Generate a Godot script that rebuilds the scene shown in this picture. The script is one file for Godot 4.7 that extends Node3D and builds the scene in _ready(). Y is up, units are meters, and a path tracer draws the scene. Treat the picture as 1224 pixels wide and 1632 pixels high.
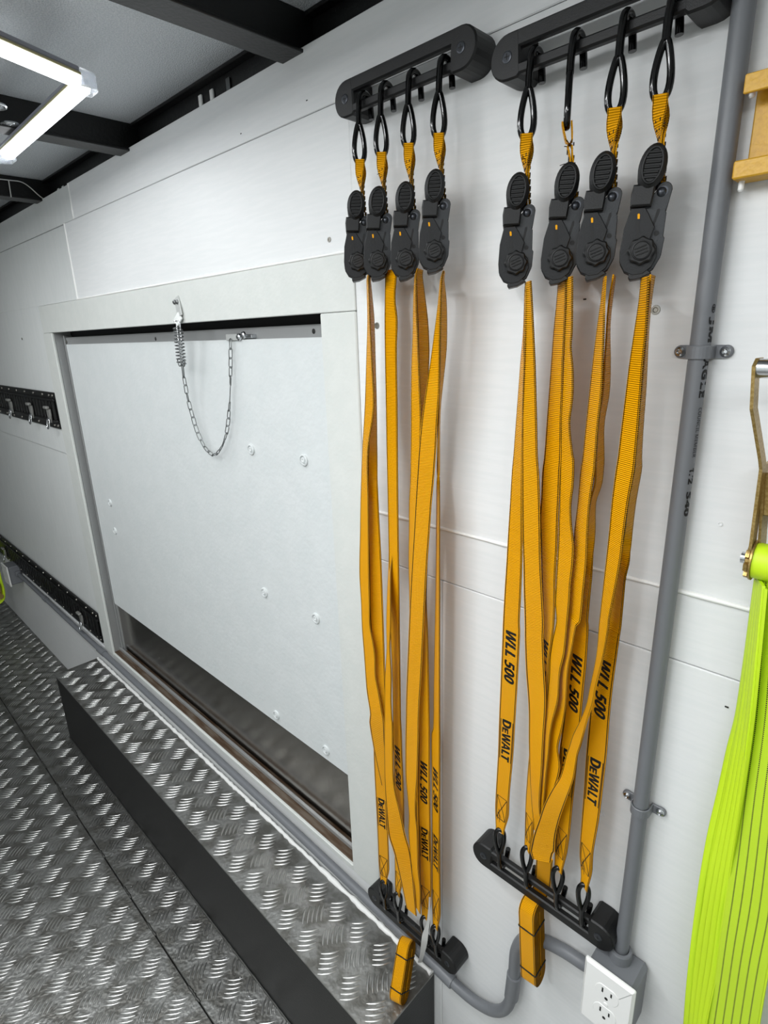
extends Node3D
# Interior of a cargo trailer: white plywood wall with a hatch, two racks of yellow ratchet straps,
# tread plate floor and step, conduit, lamps under a sheet metal roof.
# World: x along the wall, y up from the floor, z away from the wall (wall face at z = 0), metres.

const FOCAL := 911.589
const EYE := Vector3(0.0, 1.6212, 0.68)
const RIGHT := Vector3(0.7163667, -0.02999194, -0.69707907)
const DOWN := Vector3(0.18700257, -0.95427027, 0.23323442)
const AHEAD := Vector3(-0.67219699, -0.29743695, -0.67799887)
const WEB := 0.0262            # width of the yellow webbing
# zoomed regions the webbing edges were measured in: offset x, offset y, magnification
const CROP := {"A": [540.0, 440.0, 4.295], "B": [540.0, 800.0, 4.295], "C": [540.0, 1150.0, 3.386], "D": [780.0, 430.0, 4.08], "E": [780.0, 700.0, 4.08], "F": [740.0, 940.0, 3.825], "G": [740.0, 1200.0, 3.778], "L": [1000.0, 1132.0, 3.264], "X": [0.0, 0.0, 1.0]}

var M := {}
var group_id := 0
var used := {}
var rng := RandomNumberGenerator.new()

# ---------------------------------------------------------------- pixels to positions
func ray(u: float, v: float) -> Vector3:
	return RIGHT * ((u - 612.0) / FOCAL) + DOWN * ((v - 816.0) / FOCAL) + AHEAD

func P(u: float, v: float, z := 0.0) -> Vector3:
	var d := ray(u, v)
	return EYE + d * ((z - EYE.z) / d.z)

func Py(u: float, v: float, y: float) -> Vector3:
	var d := ray(u, v)
	return EYE + d * ((y - EYE.y) / d.y)

# ---------------------------------------------------------------- nodes
func numbered(called: String) -> String:
	if not used.has(called):
		used[called] = 0
		return called
	used[called] += 1
	return "%s_%03d" % [called, used[called]]

func thing(called: String, label: String, category: String, at := Vector3.ZERO, grp := "", kind := "") -> Node3D:
	var o := Node3D.new()
	o.name = numbered(called)
	add_child(o)
	o.position = at
	meta(o, label, category, grp, kind)
	return o

func meta(o: Node, label := "", category := "", grp := "", kind := "") -> void:
	if label: o.set_meta("label", label)
	if category: o.set_meta("category", category)
	if grp: o.set_meta("group", grp)
	if kind: o.set_meta("kind", kind)

func structure(called: String) -> Node3D:
	var o := Node3D.new()
	o.name = called
	add_child(o)
	o.set_meta("kind", "structure")
	return o

func ST() -> SurfaceTool:
	var st := SurfaceTool.new()
	st.begin(Mesh.PRIMITIVE_TRIANGLES)
	return st

# commits a shape given in world coordinates under a parent whose origin may be elsewhere
func obj(called: String, st: SurfaceTool, mat: Material, parent: Node3D, label := "") -> MeshInstance3D:
	st.generate_normals()
	var o := MeshInstance3D.new()
	o.mesh = st.commit()
	o.material_override = mat
	o.name = called
	parent.add_child(o, true)
	o.position = -origin_of(parent)
	if label: o.set_meta("label", label)
	return o

func origin_of(n: Node) -> Vector3:
	var p := Vector3.ZERO
	while n != self and n is Node3D:
		p += n.position
		n = n.get_parent()
	return p

# ---------------------------------------------------------------- shapes
func flat(st: SurfaceTool) -> void:
	st.set_smooth_group(-1)

func soft(st: SurfaceTool) -> void:
	group_id += 1
	st.set_smooth_group(group_id)

func tri(st: SurfaceTool, a: Vector3, b: Vector3, c: Vector3) -> void:
	st.add_vertex(a); st.add_vertex(b); st.add_vertex(c)

func quad(st: SurfaceTool, a: Vector3, b: Vector3, c: Vector3, d: Vector3) -> void:
	tri(st, a, b, c); tri(st, a, c, d)

# chamfered box between two corners, in an optional frame
func box(st: SurfaceTool, lo: Vector3, hi: Vector3, bev := 0.001, fr := Transform3D.IDENTITY) -> void:
	flat(st)
	var c := (lo + hi) / 2.0
	var h := (hi - lo).abs() / 2.0
	var b := minf(bev, minf(h.x, minf(h.y, h.z)) * 0.6)
	var pt := func(s: Vector3, ax: int) -> Vector3:
		var q := Vector3(s.x * h.x, s.y * h.y, s.z * h.z)
		for k in 3:
			if k != ax: q[k] -= s[k] * b
		return fr * (c + q)
	for ax in 3:
		var a1 := (ax + 1) % 3
		var a2 := (ax + 2) % 3
		for s in [-1.0, 1.0]:
			var v: Array[Vector3] = []
			for e in [[-1.0, -1.0], [1.0, -1.0], [1.0, 1.0], [-1.0, 1.0]]:
				var sg := Vector3.ZERO
				sg[ax] = s; sg[a1] = e[0]; sg[a2] = e[1]
				v.append(pt.call(sg, ax))
			if s > 0: quad(st, v[3], v[2], v[1], v[0])
			else: quad(st, v[0], v[1], v[2], v[3])
		for s1 in [-1.0, 1.0]:
			for s2 in [-1.0, 1.0]:
				var p := Vector3.ZERO
				p[a1] = s1; p[a2] = s2
				var lo_s := p; lo_s[ax] = -1.0
				var hi_s := p; hi_s[ax] = 1.0
				if s1 * s2 > 0: quad(st, pt.call(lo_s, a1), pt.call(lo_s, a2), pt.call(hi_s, a2), pt.call(hi_s, a1))
				else: quad(st, pt.call(hi_s, a1), pt.call(hi_s, a2), pt.call(lo_s, a2), pt.call(lo_s, a1))
	for sx in [-1.0, 1.0]:
		for sy in [-1.0, 1.0]:
			for sz in [-1.0, 1.0]:
				var s := Vector3(sx, sy, sz)
				if sx * sy * sz > 0: tri(st, pt.call(s, 0), pt.call(s, 2), pt.call(s, 1))
				else: tri(st, pt.call(s, 0), pt.call(s, 1), pt.call(s, 2))

# swept tube; radius may be a number or an array
func tube(st: SurfaceTool, pts: Array, r, sides := 10, closed := false, caps := true) -> void:
	var n := pts.size()
	var rings := []
	var up := Vector3.ZERO
	for i in n:
		var a: Vector3 = pts[(i - 1 + n) % n] if (closed or i > 0) else pts[0]
		var b: Vector3 = pts[(i + 1) % n] if (closed or i < n - 1) else pts[n - 1]
		var t := (b - a).normalized()
		if up == Vector3.ZERO:
			up = t.cross(Vector3(0.31, 0.2, 0.93)).normalized()
		up = (up - t * up.dot(t)).normalized()
		var w := t.cross(up)
		var rr: float = r[i] if r is Array else r
		var ring := []
		for k in sides:
			var an := TAU * k / sides
			ring.append(pts[i] + (up * cos(an) + w * sin(an)) * rr)
		rings.append(ring)
	soft(st)
	for i in (n if closed else n - 1):
		var A: Array = rings[i]
		var B: Array = rings[(i + 1) % n]
		for k in sides:
			var k2 := (k + 1) % sides
			quad(st, A[k], A[k2], B[k2], B[k])
	if caps and not closed:
		flat(st)
		for k in range(1, sides - 1):
			tri(st, rings[0][0], rings[0][k + 1], rings[0][k])
			tri(st, rings[n - 1][0], rings[n - 1][k], rings[n - 1][k + 1])

# profile of (radius, height) turned round an axis
func lathe(st: SurfaceTool, at: Vector3, axis: Vector3, prof: Array, sides := 20, smooth := false) -> void:
	axis = axis.normalized()
	var u := axis.cross(Vector3(0.2, 0.9, 0.37)).normalized()
	var w := axis.cross(u)
	if smooth: soft(st)
	else: flat(st)
	for i in prof.size() - 1:
		if not smooth: soft(st)
		for k in sides:
			var a0 := TAU * k / sides
			var a1 := TAU * (k + 1) / sides
			var d0 := u * cos(a0) + w * sin(a0)
			var d1 := u * cos(a1) + w * sin(a1)
			var p: Vector2 = prof[i]
			var q: Vector2 = prof[i + 1]
			var a := at + d0 * p.x + axis * p.y
			var b := at + d1 * p.x + axis * p.y
			var c := at + d1 * q.x + axis * q.y
			var d := at + d0 * q.x + axis * q.y
			if p.x > 1e-6: tri(st, a, c, b)
			if q.x > 1e-6: tri(st, a, d, c)

# polygon (x right, y up) extruded from z0 to z1 in a frame, front edge chamfered
func prism(st: SurfaceTool, poly: Array, z0: float, z1: float, fr: Transform3D, bev := 0.0) -> void:
	var pv := PackedVector2Array(poly)
	if Geometry2D.is_polygon_clockwise(pv): pv.reverse()
	var n := pv.size()
	var ins := PackedVector2Array()
	for i in n:
		var a := pv[(i - 1 + n) % n]
		var b := pv[i]
		var c := pv[(i + 1) % n]
		var n1 := (b - a).normalized().orthogonal() * -1.0
		var n2 := (c - b).normalized().orthogonal() * -1.0
		var m := (n1 + n2)
		if m.length() < 0.2: m = n1
		m = m.normalized()
		ins.append(b + m * bev / maxf(m.dot(n1), 0.4) * 1.0)
	if bev > 0:
		# make sure the inset really goes inwards
		var c0 := Vector2.ZERO
		for p in pv: c0 += p / n
		if Geometry2D.is_point_in_polygon(ins[0], pv) == false:
			for i in n: ins[i] = pv[i] * 2.0 - ins[i]
	var at := func(p: Vector2, z: float) -> Vector3: return fr * Vector3(p.x, p.y, z)
	var tris := Geometry2D.triangulate_polygon(pv)
	flat(st)
	for i in range(0, tris.size(), 3):
		tri(st, at.call(ins[tris[i]], z1), at.call(ins[tris[i + 2]], z1), at.call(ins[tris[i + 1]], z1))
		tri(st, at.call(pv[tris[i]], z0), at.call(pv[tris[i + 1]], z0), at.call(pv[tris[i + 2]], z0))
	for i in n:
		var j := (i + 1) % n
		quad(st, at.call(pv[i], z0), at.call(pv[i], z1 - bev), at.call(pv[j], z1 - bev), at.call(pv[j], z0))
		if bev > 0: quad(st, at.call(pv[i], z1 - bev), at.call(ins[i], z1), at.call(ins[j], z1), at.call(pv[j], z1 - bev))

func ellipse(cx: float, cy: float, rx: float, ry: float, n := 24, tilt := 0.0) -> Array:
	var o := []
	for k in n:
		o.append(Vector2(cx, cy) + Vector2(cos(TAU * k / n) * rx, sin(TAU * k / n) * ry).rotated(tilt))
	return o

func rounded(x0: float, y0: float, x1: float, y1: float, r: float, n := 5) -> Array:
	var o := []
	for c in [[x1 - r, y1 - r, 0.0], [x0 + r, y1 - r, 90.0], [x0 + r, y0 + r, 180.0], [x1 - r, y0 + r, 270.0]]:
		for k in n + 1:
			var a := deg_to_rad(c[2] + 90.0 * k / n)
			o.append(Vector2(c[0] + r * cos(a), c[1] + r * sin(a)))
	return o

func spline(pts: Array, per := 6, closed := false) -> Array:
	var o := []
	var n := pts.size()
	for i in (n if closed else n - 1):
		var p0 = pts[(i - 1 + n) % n] if closed or i > 0 else pts[0]
		var p1 = pts[i]
		var p2 = pts[(i + 1) % n]
		var p3 = pts[(i + 2) % n] if closed or i < n - 2 else pts[n - 1]
		for k in per:
			var t := float(k) / per
			o.append((p1 * 2.0 + (p2 - p0) * t + (p0 * 2.0 - p1 * 5.0 + p2 * 4.0 - p3) * t * t + (p1 * 3.0 - p0 - p2 * 3.0 + p3) * t * t * t) * 0.5)
	if not closed: o.append(pts[n - 1])
	return o

# ---------------------------------------------------------------- webbing
# rows: ["A", [y, left, right], ..., "B", ...] in zoomed regions -> {L, R} resampled at even heights
# flip: above that row of the picture the ribbon is turned the other way round its length
func web_edges(rows: Array, z: float, width := WEB, flip := -1.0) -> Dictionary:
	var keys := []
	var c: Array = CROP["X"]
	for e in rows:
		if e is String:
			c = CROP[e]
			continue
		keys.append([c[1] + e[0] / c[2], c[0] + e[1] / c[2], c[0] + e[2] / c[2], e[3] if e.size() > 3 else z])
	var vals := []
	for k in keys: vals.append(Vector4(k[0], k[1], k[2], k[3]))
	var fine := []
	for i in vals.size() - 1:                       # monotone: linear in the row, smooth in the edges
		var p0: Vector4 = vals[maxi(i - 1, 0)]
		var p1: Vector4 = vals[i]
		var p2: Vector4 = vals[i + 1]
		var p3: Vector4 = vals[mini(i + 2, vals.size() - 1)]
		var h := p2.x - p1.x
		var m1 := (p2 - p0) / maxf(p2.x - p0.x, 1.0)
		var m2 := (p3 - p1) / maxf(p3.x - p1.x, 1.0)
		var per := maxi(2, int(h / 7.0))
		for k in per:
			var t := float(k) / per
			fine.append(p1 * (2 * t * t * t - 3 * t * t + 1) + m1 * h * (t * t * t - 2 * t * t + t) + p2 * (3 * t * t - 2 * t * t * t) + m2 * h * (t * t * t - t * t))
	fine.append(vals[vals.size() - 1])
	var del := []
	for f in fine:
		var best := 0.0
		var wide := 1e9
		for k in 41:                                # the turn that faces the camera most
			var d := (-0.02 + 0.001 * k) * width / WEB
			var w := span(f, d)
			if w < wide:
				wide = w; best = d
		if wide < width:
			var d := best
			var side := -1.0 if f.x < flip else 1.0
			while absf(d - best) < 0.55 * width and span(f, d) < width: d += 0.015 * width * side
			best = d
		del.append(clampf(best, -0.5 * width, 0.5 * width))
	var L := []
	var R := []
	for i in fine.size():
		var s := 0.0
		var n := 0.0
		for j in range(maxi(0, i - 6), mini(fine.size(), i + 7)):
			s += del[j]; n += 1.0
		var d := s / n
		var f: Vector4 = fine[i]
		L.append(P(f.y, f.x, maxf(f.w - d, 0.003)))
		R.append(P(f.z, f.x, maxf(f.w + d, 0.003)))
	var top := minf(L[0].y, R[0].y)
	var low := maxf(L[-1].y, R[-1].y)
	var n2 := maxi(8, int((top - low) / 0.006))
	var l2 := []
	var r2 := []
	for i in n2 + 1:
		var y := lerpf(top, low, float(i) / n2)
		l2.append(at_height(L, y)); r2.append(at_height(R, y))
	return {"L": l2, "R": r2}

# runs the upper end of a ribbon on into the ratchet
func lead_up(e: Dictionary) -> void:
	for k in ["L", "R"]:
		var a: Array = e[k]
		var d: Vector3 = (a[0] - a[3]).normalized()
		a.insert(0, a[0] + d * 0.005 - Vector3(0, 0, 0.001))
		a.insert(0, a[0] + d * 0.005 - Vector3(0, 0, 0.002))

# leads the lower end of a ribbon into a hook eye
func end_in_eye(e: Dictionary, eye: Vector3) -> void:
	var y := eye.y - 0.0045
	while e.L.size() > 4 and e.L[-1].y < y: e.L.pop_back(); e.R.pop_back()
	var l: Vector3 = e.L[-1]
	var r: Vector3 = e.R[-1]
	var n := maxi(1, int((l.y - y) / 0.006))
	for i in n:
		var yy := lerpf(l.y, y, float(i + 1) / n)
		e.L.append(Vector3(l.x, yy, l.z)); e.R.append(Vector3(r.x, yy, r.z))
	for i in e.L.size():
		var k := 1.0 - smoothstep(0.0, 0.045, e.L[i].y - y)
		if k <= 0.0: continue
		var c: Vector3 = (e.L[i] + e.R[i]) * 0.5
		var h: Vector3 = (e.R[i] - e.L[i]) * 0.5 * (1.0 - 0.36 * k)
		var c2 := c.lerp(Vector3(eye.x, c.y, eye.z), k)
		e.L[i] = c2 - h; e.R[i] = c2 + h

func span(f: Vector4, d: float) -> float:
	var a := P(f.y, f.x, f.w - d)
	var b := P(f.z, f.x, f.w + d)
	return Vector2(a.x - b.x, a.z - b.z).length()

func at_height(A: Array, y: float) -> Vector3:
	for i in A.size() - 1:
		var a: Vector3 = A[i]
		var b: Vector3 = A[i + 1]
		if a.y >= y and b.y <= y:
			return a.lerp(b, (a.y - y) / maxf(a.y - b.y, 1e-6))
	return A[0] if y > A[0].y else A[-1]

# ribbon of real thickness between two edge curves
func ribbon(called: String, e: Dictionary, mat: Material, parent: Node3D, thick := 0.0016, tile := 0.0176) -> MeshInstance3D:
	var L: Array = e.L
	var R: Array = e.R
	var n := L.size()
	var norm := []
	for i in n:
		var t: Vector3 = (L[mini(i + 1, n - 1)] + R[mini(i + 1, n - 1)] - L[maxi(i - 1, 0)] - R[maxi(i - 1, 0)])
		var w: Vector3 = R[i] - L[i]
		norm.append(w.cross(-t).normalized() * thick * 0.5)
	var st := ST()
	var run := 0.0
	var runs := [0.0]
	for i in range(1, n):
		run += ((L[i] + R[i] - L[i - 1] - R[i - 1]) * 0.5).length()
		runs.append(run / tile)
	var put := func(p: Vector3, u: float, v: float) -> void:
		st.set_uv(Vector2(u, v)); st.add_vertex(p)
	for s in [1.0, -1.0]:
		soft(st)
		for i in n - 1:
			var a: Vector3 = L[i] + norm[i] * s
			var b: Vector3 = R[i] + norm[i] * s
			var c: Vector3 = R[i + 1] + norm[i + 1] * s
			var d: Vector3 = L[i + 1] + norm[i + 1] * s
			if s > 0:
				put.call(a, 0, runs[i]); put.call(b, 1, runs[i]); put.call(c, 1, runs[i + 1])
				put.call(a, 0, runs[i]); put.call(c, 1, runs[i + 1]); put.call(d, 0, runs[i + 1])
			else:
				put.call(a, 0, runs[i]); put.call(c, 1, runs[i + 1]); put.call(b, 1, runs[i])
				put.call(a, 0, runs[i]); put.call(d, 0, runs[i + 1]); put.call(c, 1, runs[i + 1])
	for s in [0, 1]:
		soft(st)
		var E: Array = L if s == 0 else R
		var sg := 1.0 if s == 0 else -1.0
		for i in n - 1:
			var a: Vector3 = E[i] + norm[i] * sg
			var b: Vector3 = E[i] - norm[i] * sg
			var c: Vector3 = E[i + 1] - norm[i + 1] * sg
			var d: Vector3 = E[i + 1] + norm[i + 1] * sg
			put.call(a, 0.02, runs[i]); put.call(c, 0.02, runs[i + 1]); put.call(b, 0.02, runs[i])
			put.call(a, 0.02, runs[i]); put.call(d, 0.02, runs[i + 1]); put.call(c, 0.02, runs[i + 1])
	flat(st)
	for i in [0, n - 1]:
		var a: Vector3 = L[i] + norm[i]
		var b: Vector3 = R[i] + norm[i]
		var c: Vector3 = R[i] - norm[i]
		var d: Vector3 = L[i] - norm[i]
		for p in [a, b, c, a, c, d]: put.call(p, 0.5, 0.5)
	var st2 := st

	return obj(called, st2, mat, parent)

# a point on the front of a ribbon: a across (0 left, 1 right) at height y
func on_web(e: Dictionary, a: float, y: float, off := 0.0011) -> Vector3:
	var l := at_height(e.L, y)
	var r := at_height(e.R, y)
	var l2 := at_height(e.L, y - 0.01)
	var r2 := at_height(e.R, y - 0.01)
	var nn := (r - l).cross((l + r - l2 - r2)).normalized()
	return l.lerp(r, a) + nn * off

# lettering printed on a ribbon, read downwards, letter tops to the right
func web_text(e: Dictionary, text: String, v0: float, v1: float, parent: Node3D, a0 := 0.2, a1 := 0.8, slant := 0.12, lines := false) -> void:
	var y0 := web_y(e, v0)
	var y1 := web_y(e, v1)
	var words := [[text, 1.0, 0.0]]
	var st := ST()
	flat(st)
	var tm := text_tris(text, slant)
	for p in tm:
		st.add_vertex(on_web(e, lerpf(a0, a1, p.y), lerpf(y0, y1, p.x)))
	if lines:
		for q in [[a0 - 0.1, a0 - 0.05], [a1 + 0.05, a1 + 0.1]]:
			for i in 4:
				var ya := lerpf(y0, y1, i / 4.0)
				var yb := lerpf(y0, y1, (i + 1) / 4.0)
				quad(st, on_web(e, q[0], ya), on_web(e, q[1], ya), on_web(e, q[1], yb), on_web(e, q[0], yb))
	obj("lettering", st, M.print, parent)

func web_y(e: Dictionary, v: float) -> float:
	var best := 1e9
	var y := 0.0
	for i in e.L.size():
		var c: Vector3 = (e.L[i] + e.R[i]) * 0.5 - EYE
		var vv := 816.0 + FOCAL * c.dot(DOWN) / c.dot(AHEAD)
		if absf(vv - v) < best:
			best = absf(vv - v); y = c.y + EYE.y
	return y

# triangles of a text in a unit square (x along, y up)
func text_tris(text: String, slant := 0.0, weight := 700) -> Array:
	var f := SystemFont.new()
	f.font_names = PackedStringArray(["Droid Sans"])
	f.font_weight = weight
	var t := TextMesh.new()
	t.font = f
	t.text = text
	t.font_size = 64
	t.pixel_size = 0.01
	t.depth = 0.0
	t.curve_step = 2.0
	var arr := t.get_mesh_arrays()
	var vs: PackedVector3Array = arr[Mesh.ARRAY_VERTEX]
	var ix: PackedInt32Array = arr[Mesh.ARRAY_INDEX]
	var lo := Vector2(1e9, 1e9)
	var hi := -lo
	for v in vs:
		lo = lo.min(Vector2(v.x, v.y)); hi = hi.max(Vector2(v.x, v.y))
	var o := []
	var aspect := (hi.x - lo.x) / (hi.y - lo.y)
	var heavy := 0.03 if weight >= 700 else 0.01      # strokes are thickened by laying the outline over itself
	for sh in [Vector2(-heavy, 0), Vector2(heavy, 0), Vector2(0, -heavy * 0.6), Vector2(0, heavy * 0.6)]:
		for i in ix:
			var q := (Vector2(vs[i].x, vs[i].y) - lo) / (hi - lo)
			q += Vector2(sh.x / aspect, sh.y)
			q.x += slant * (q.y - 0.5) * 0.5
			o.append(q)
	return o

# ---------------------------------------------------------------- materials
func mat(col: Color, rough := 0.5, metal := 0.0) -> StandardMaterial3D:
	var m := StandardMaterial3D.new()
	m.albedo_color = col
	m.roughness = rough
	m.metallic = metal
	return m

func noise_image(freq: float, size := 512, seed_ := 1, oct := 4, kind := FastNoiseLite.TYPE_SIMPLEX_SMOOTH) -> Image:
	var n := FastNoiseLite.new()
	n.noise_type = kind
	n.frequency = freq
	n.seed = seed_
	n.fractal_octaves = oct
	var im := n.get_seamless_image(size, size)
	im.convert(Image.FORMAT_RGBA8)
	return im

func tint_image(src: Image, a: Color, b: Color, lo := 0.0, hi := 1.0) -> ImageTexture:
	var im := Image.create(src.get_width(), src.get_height(), true, Image.FORMAT_RGBA8)
	for y in src.get_height():
		for x in src.get_width():
			var t := clampf((src.get_pixel(x, y).r - lo) / (hi - lo), 0.0, 1.0)
			im.set_pixel(x, y, a.lerp(b, t))
	im.generate_mipmaps()
	return ImageTexture.create_from_image(im)

func bump(src: Image, strength: float) -> ImageTexture:
	var im: Image = src.duplicate()
	im.convert(Image.FORMAT_RGBA8)
	im.bump_map_to_normal_map(strength)
	im.generate_mipmaps()
	return ImageTexture.create_from_image(im)

func world_tex(m: StandardMaterial3D, color: Texture2D, normal: Texture2D, scale3: Vector3, nscale := 1.0) -> StandardMaterial3D:
	m.uv1_triplanar = true
	m.uv1_world_triplanar = true
	m.uv1_scale = scale3
	m.uv1_triplanar_sharpness = 4.0
	if color: m.albedo_texture = color
	if normal:
		m.normal_enabled = true
		m.normal_texture = normal
		m.normal_scale = nscale
	return m

func make_materials() -> void:
	var grain := noise_image(0.03, 512, 3, 4)
	var blot := noise_image(0.012, 512, 8, 4)
	var peel := noise_image(0.05, 512, 5, 3)
	var fine := noise_image(0.12, 256, 9, 3)
	var grain_n := bump(grain, 6.0)
	var peel_n := bump(peel, 6.0)
	var paint := tint_image(blot, Color(0.988, 0.99, 0.99), Color(1, 1, 1), 0.3, 0.7)
	# plywood under white paint: grain runs along the sheet
	M.wall = world_tex(mat(Color(0.88, 0.885, 0.885), 0.42), paint, grain_n, Vector3(1.4, 16.0, 1.4), 0.05)
	M.wall_upright = world_tex(mat(Color(0.86, 0.87, 0.865), 0.40), paint, grain_n, Vector3(5.0, 0.9, 0.9), 0.09)
	M.trim = world_tex(mat(Color(0.83, 0.84, 0.825), 0.4), paint, peel_n, Vector3(3, 3, 3), 0.05)
	M.hatch = world_tex(mat(Color(0.835, 0.85, 0.85), 0.38), paint, peel_n, Vector3(2, 2, 2), 0.06)
	M.caulk = mat(Color(0.93, 0.93, 0.92), 0.35)
	M.far_wall = mat(Color(0.86, 0.87, 0.865), 0.5)
	M.black_steel = world_tex(mat(Color(0.022, 0.023, 0.025), 0.42, 0.0), null, peel_n, Vector3(4, 4, 4), 0.1)
	var sheet := tint_image(peel, Color(0.90, 0.91, 0.92), Color(1, 1, 1), 0.3, 0.7)
	M.roof = world_tex(mat(Color(0.90, 0.915, 0.93), 0.30, 0.05), sheet, peel_n, Vector3(10, 10, 10), 1.3)
	var dirt := tint_image(blot, Color(0.80, 0.795, 0.78), Color(1, 1, 1), 0.32, 0.62)
	M.tread = world_tex(mat(Color(0.61, 0.61, 0.60), 0.42, 0.92), dirt, bump(fine, 4.0), Vector3(2.2, 2.2, 2.2), 0.15)
	M.tread_bar = mat(Color(0.76, 0.76, 0.75), 0.29, 1.0)
	M.step_paint = world_tex(mat(Color(0.055, 0.055, 0.055), 0.5), null, peel_n, Vector3(5, 5, 5), 0.08)
	M.aluminium = world_tex(mat(Color(0.64, 0.645, 0.645), 0.36, 0.45), null, grain_n, Vector3(1, 14, 1), 0.04)
	M.steel_panel = world_tex(mat(Color(0.58, 0.565, 0.545), 0.17, 1.0), null, grain_n, Vector3(3, 1, 3), 0.03)
	M.track = world_tex(mat(Color(0.43, 0.385, 0.34), 0.5, 0.35), tint_image(blot, Color(0.74, 0.64, 0.55), Color(1, 1, 1), 0.25, 0.7), null, Vector3(1.2, 6, 9))
	M.zinc = mat(Color(0.80, 0.81, 0.82), 0.22, 1.0)
	M.bright = mat(Color(0.78, 0.79, 0.78), 0.35, 0.4)
	M.fitting = mat(Color(0.60, 0.60, 0.585), 0.4, 0.5)
	M.wire = mat(Color(0.50, 0.51, 0.51), 0.3, 1.0)
	M.screw = mat(Color(0.62, 0.61, 0.58), 0.32, 1.0)
	M.pvc = world_tex(mat(Color(0.43, 0.44, 0.455), 0.42), null, peel_n, Vector3(5, 5, 5), 0.04)
	M.plate = mat(Color(0.93, 0.93, 0.92), 0.25)
	M.slot = mat(Color(0.05, 0.05, 0.05), 0.6)
	M.plastic = world_tex(mat(Color(0.026, 0.026, 0.028), 0.48), null, bump(fine, 5.0), Vector3(20, 20, 20), 0.12)
	M.rubber = mat(Color(0.03, 0.031, 0.033), 0.55)
	M.coated = mat(Color(0.012, 0.012, 0.013), 0.12)
	M.dark_steel = world_tex(mat(Color(0.10, 0.103, 0.108), 0.45, 0.35), null, bump(fine, 4.0), Vector3(16, 16, 16), 0.1)
	M.grey_steel = world_tex(mat(Color(0.20, 0.207, 0.215), 0.42, 0.4), null, bump(fine, 4.0), Vector3(16, 16, 16), 0.1)
	M.rivet = mat(Color(0.27, 0.28, 0.30), 0.3, 0.7)
	M.print = mat(Color(0.018, 0.016, 0.014), 0.6)
	M.thread = mat(Color(0.05, 0.035, 0.015), 0.8)
	M.band = mat(Color(0.03, 0.028, 0.025), 0.7)
	M.chromate = world_tex(mat(Color(0.70, 0.60, 0.38), 0.36, 0.75), tint_image(fine, Color(0.88, 0.85, 0.78), Color(1, 1, 1), 0.35, 0.65), null, Vector3(9, 9, 9))
	M.yellow = world_tex(mat(Color(0.86, 0.66, 0.16), 0.38), tint_image(fine, Color(0.97, 0.955, 0.92), Color(1, 1, 1), 0.3, 0.5), peel_n, Vector3(6, 6, 6), 0.12)
	M.film = mat(Color(0.78, 0.78, 0.77), 0.25)
	M.etrack = mat(Color(0.045, 0.045, 0.047), 0.38, 0.2)
	M.weld = mat(Color(0.36, 0.36, 0.35), 0.45, 0.8)
	M.soot = mat(Color(0.10, 0.10, 0.095), 0.7)
	M.housing = mat(Color(0.62, 0.60, 0.46), 0.4)
	M.grey_housing = mat(Color(0.55, 0.56, 0.60), 0.4)
	# yellow webbing: ribs across, dark thread line along each edge
	var web := Image.create(64, 64, true, Image.FORMAT_RGBA8)
	var relief := Image.create(64, 64, false, Image.FORMAT_RGBA8)
	rng.seed = 4
	for y in 64:
		var rib := absf(sin(PI * y / 8.0))
		for x in 64:
			var edge := minf(x, 63 - x)
			var c := Color(1.0, 0.985, 0.97).lerp(Color.WHITE, rng.randf())
			if edge >= 2 and edge <= 4: c = Color(0.13, 0.10, 0.06)
			web.set_pixel(x, y, c)
			var h := clampf(sqrt(rib) * (1.0 if edge > 1 else 0.5), 0.0, 1.0)
			relief.set_pixel(x, y, Color(h, h, h))
	web.generate_mipmaps()
	relief.bump_map_to_normal_map(7.0)
	relief.generate_mipmaps()
	M.webbing = mat(Color(0.98, 0.69, 0.012), 0.42)
	M.webbing.metallic_specular = 0.3
	M.webbing.albedo_texture = ImageTexture.create_from_image(web)
	M.webbing.normal_enabled = true
	M.webbing.normal_texture = ImageTexture.create_from_image(relief)
	M.webbing.normal_scale = 1.0
	M.webbing.backlight_enabled = true
	M.webbing.backlight = Color(0.40, 0.37, 0.12)
	# lime webbing with dashed dark threads
	var lime := Image.create(128, 64, true, Image.FORMAT_RGBA8)
	for y in 64:
		for x in 128:
			var c := Color(1, 1, 0.98).lerp(Color.WHITE, rng.randf())
			for k in [18, 39, 60, 81, 102]:
				if absf(x - k) <= 1.0 and (y % 16) < 10: c = Color(0.16, 0.18, 0.05)
			lime.set_pixel(x, y, c)
	lime.generate_mipmaps()
	M.lime = mat(Color(0.80, 0.93, 0.12), 0.5)
	M.lime.albedo_texture = ImageTexture.create_from_image(lime)
	M.lime.normal_enabled = true
	M.lime.normal_texture = M.webbing.normal_texture
	M.lime.normal_scale = 0.5
	M.lime.backlight_enabled = true
	M.lime.backlight = Color(0.25, 0.32, 0.02)
	M.lime_plain = M.lime.duplicate()
	M.lime_plain.albedo_texture = null
	var rl := Image.create(128, 64, false, Image.FORMAT_RGBA8)
	for y in 64:
		for x in 128:
			var h := clampf(0.75 * pow(absf(sin(PI * x / 30.0)), 0.35) + 0.25 * sqrt(absf(sin(PI * y / 8.0))), 0.0, 1.0)
			rl.set_pixel(x, y, Color(h, h, h))
	rl.bump_map_to_normal_map(6.0)
	rl.generate_mipmaps()
	M.lime_plain.normal_texture = ImageTexture.create_from_image(rl)
	M.lime_plain.normal_scale = 0.8
	# lamp
	M.glow = mat(Color(0.95, 0.95, 0.95), 0.4)
	M.glow.emission_enabled = true
	M.glow.emission = Color(0.97, 0.985, 1.0)
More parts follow.
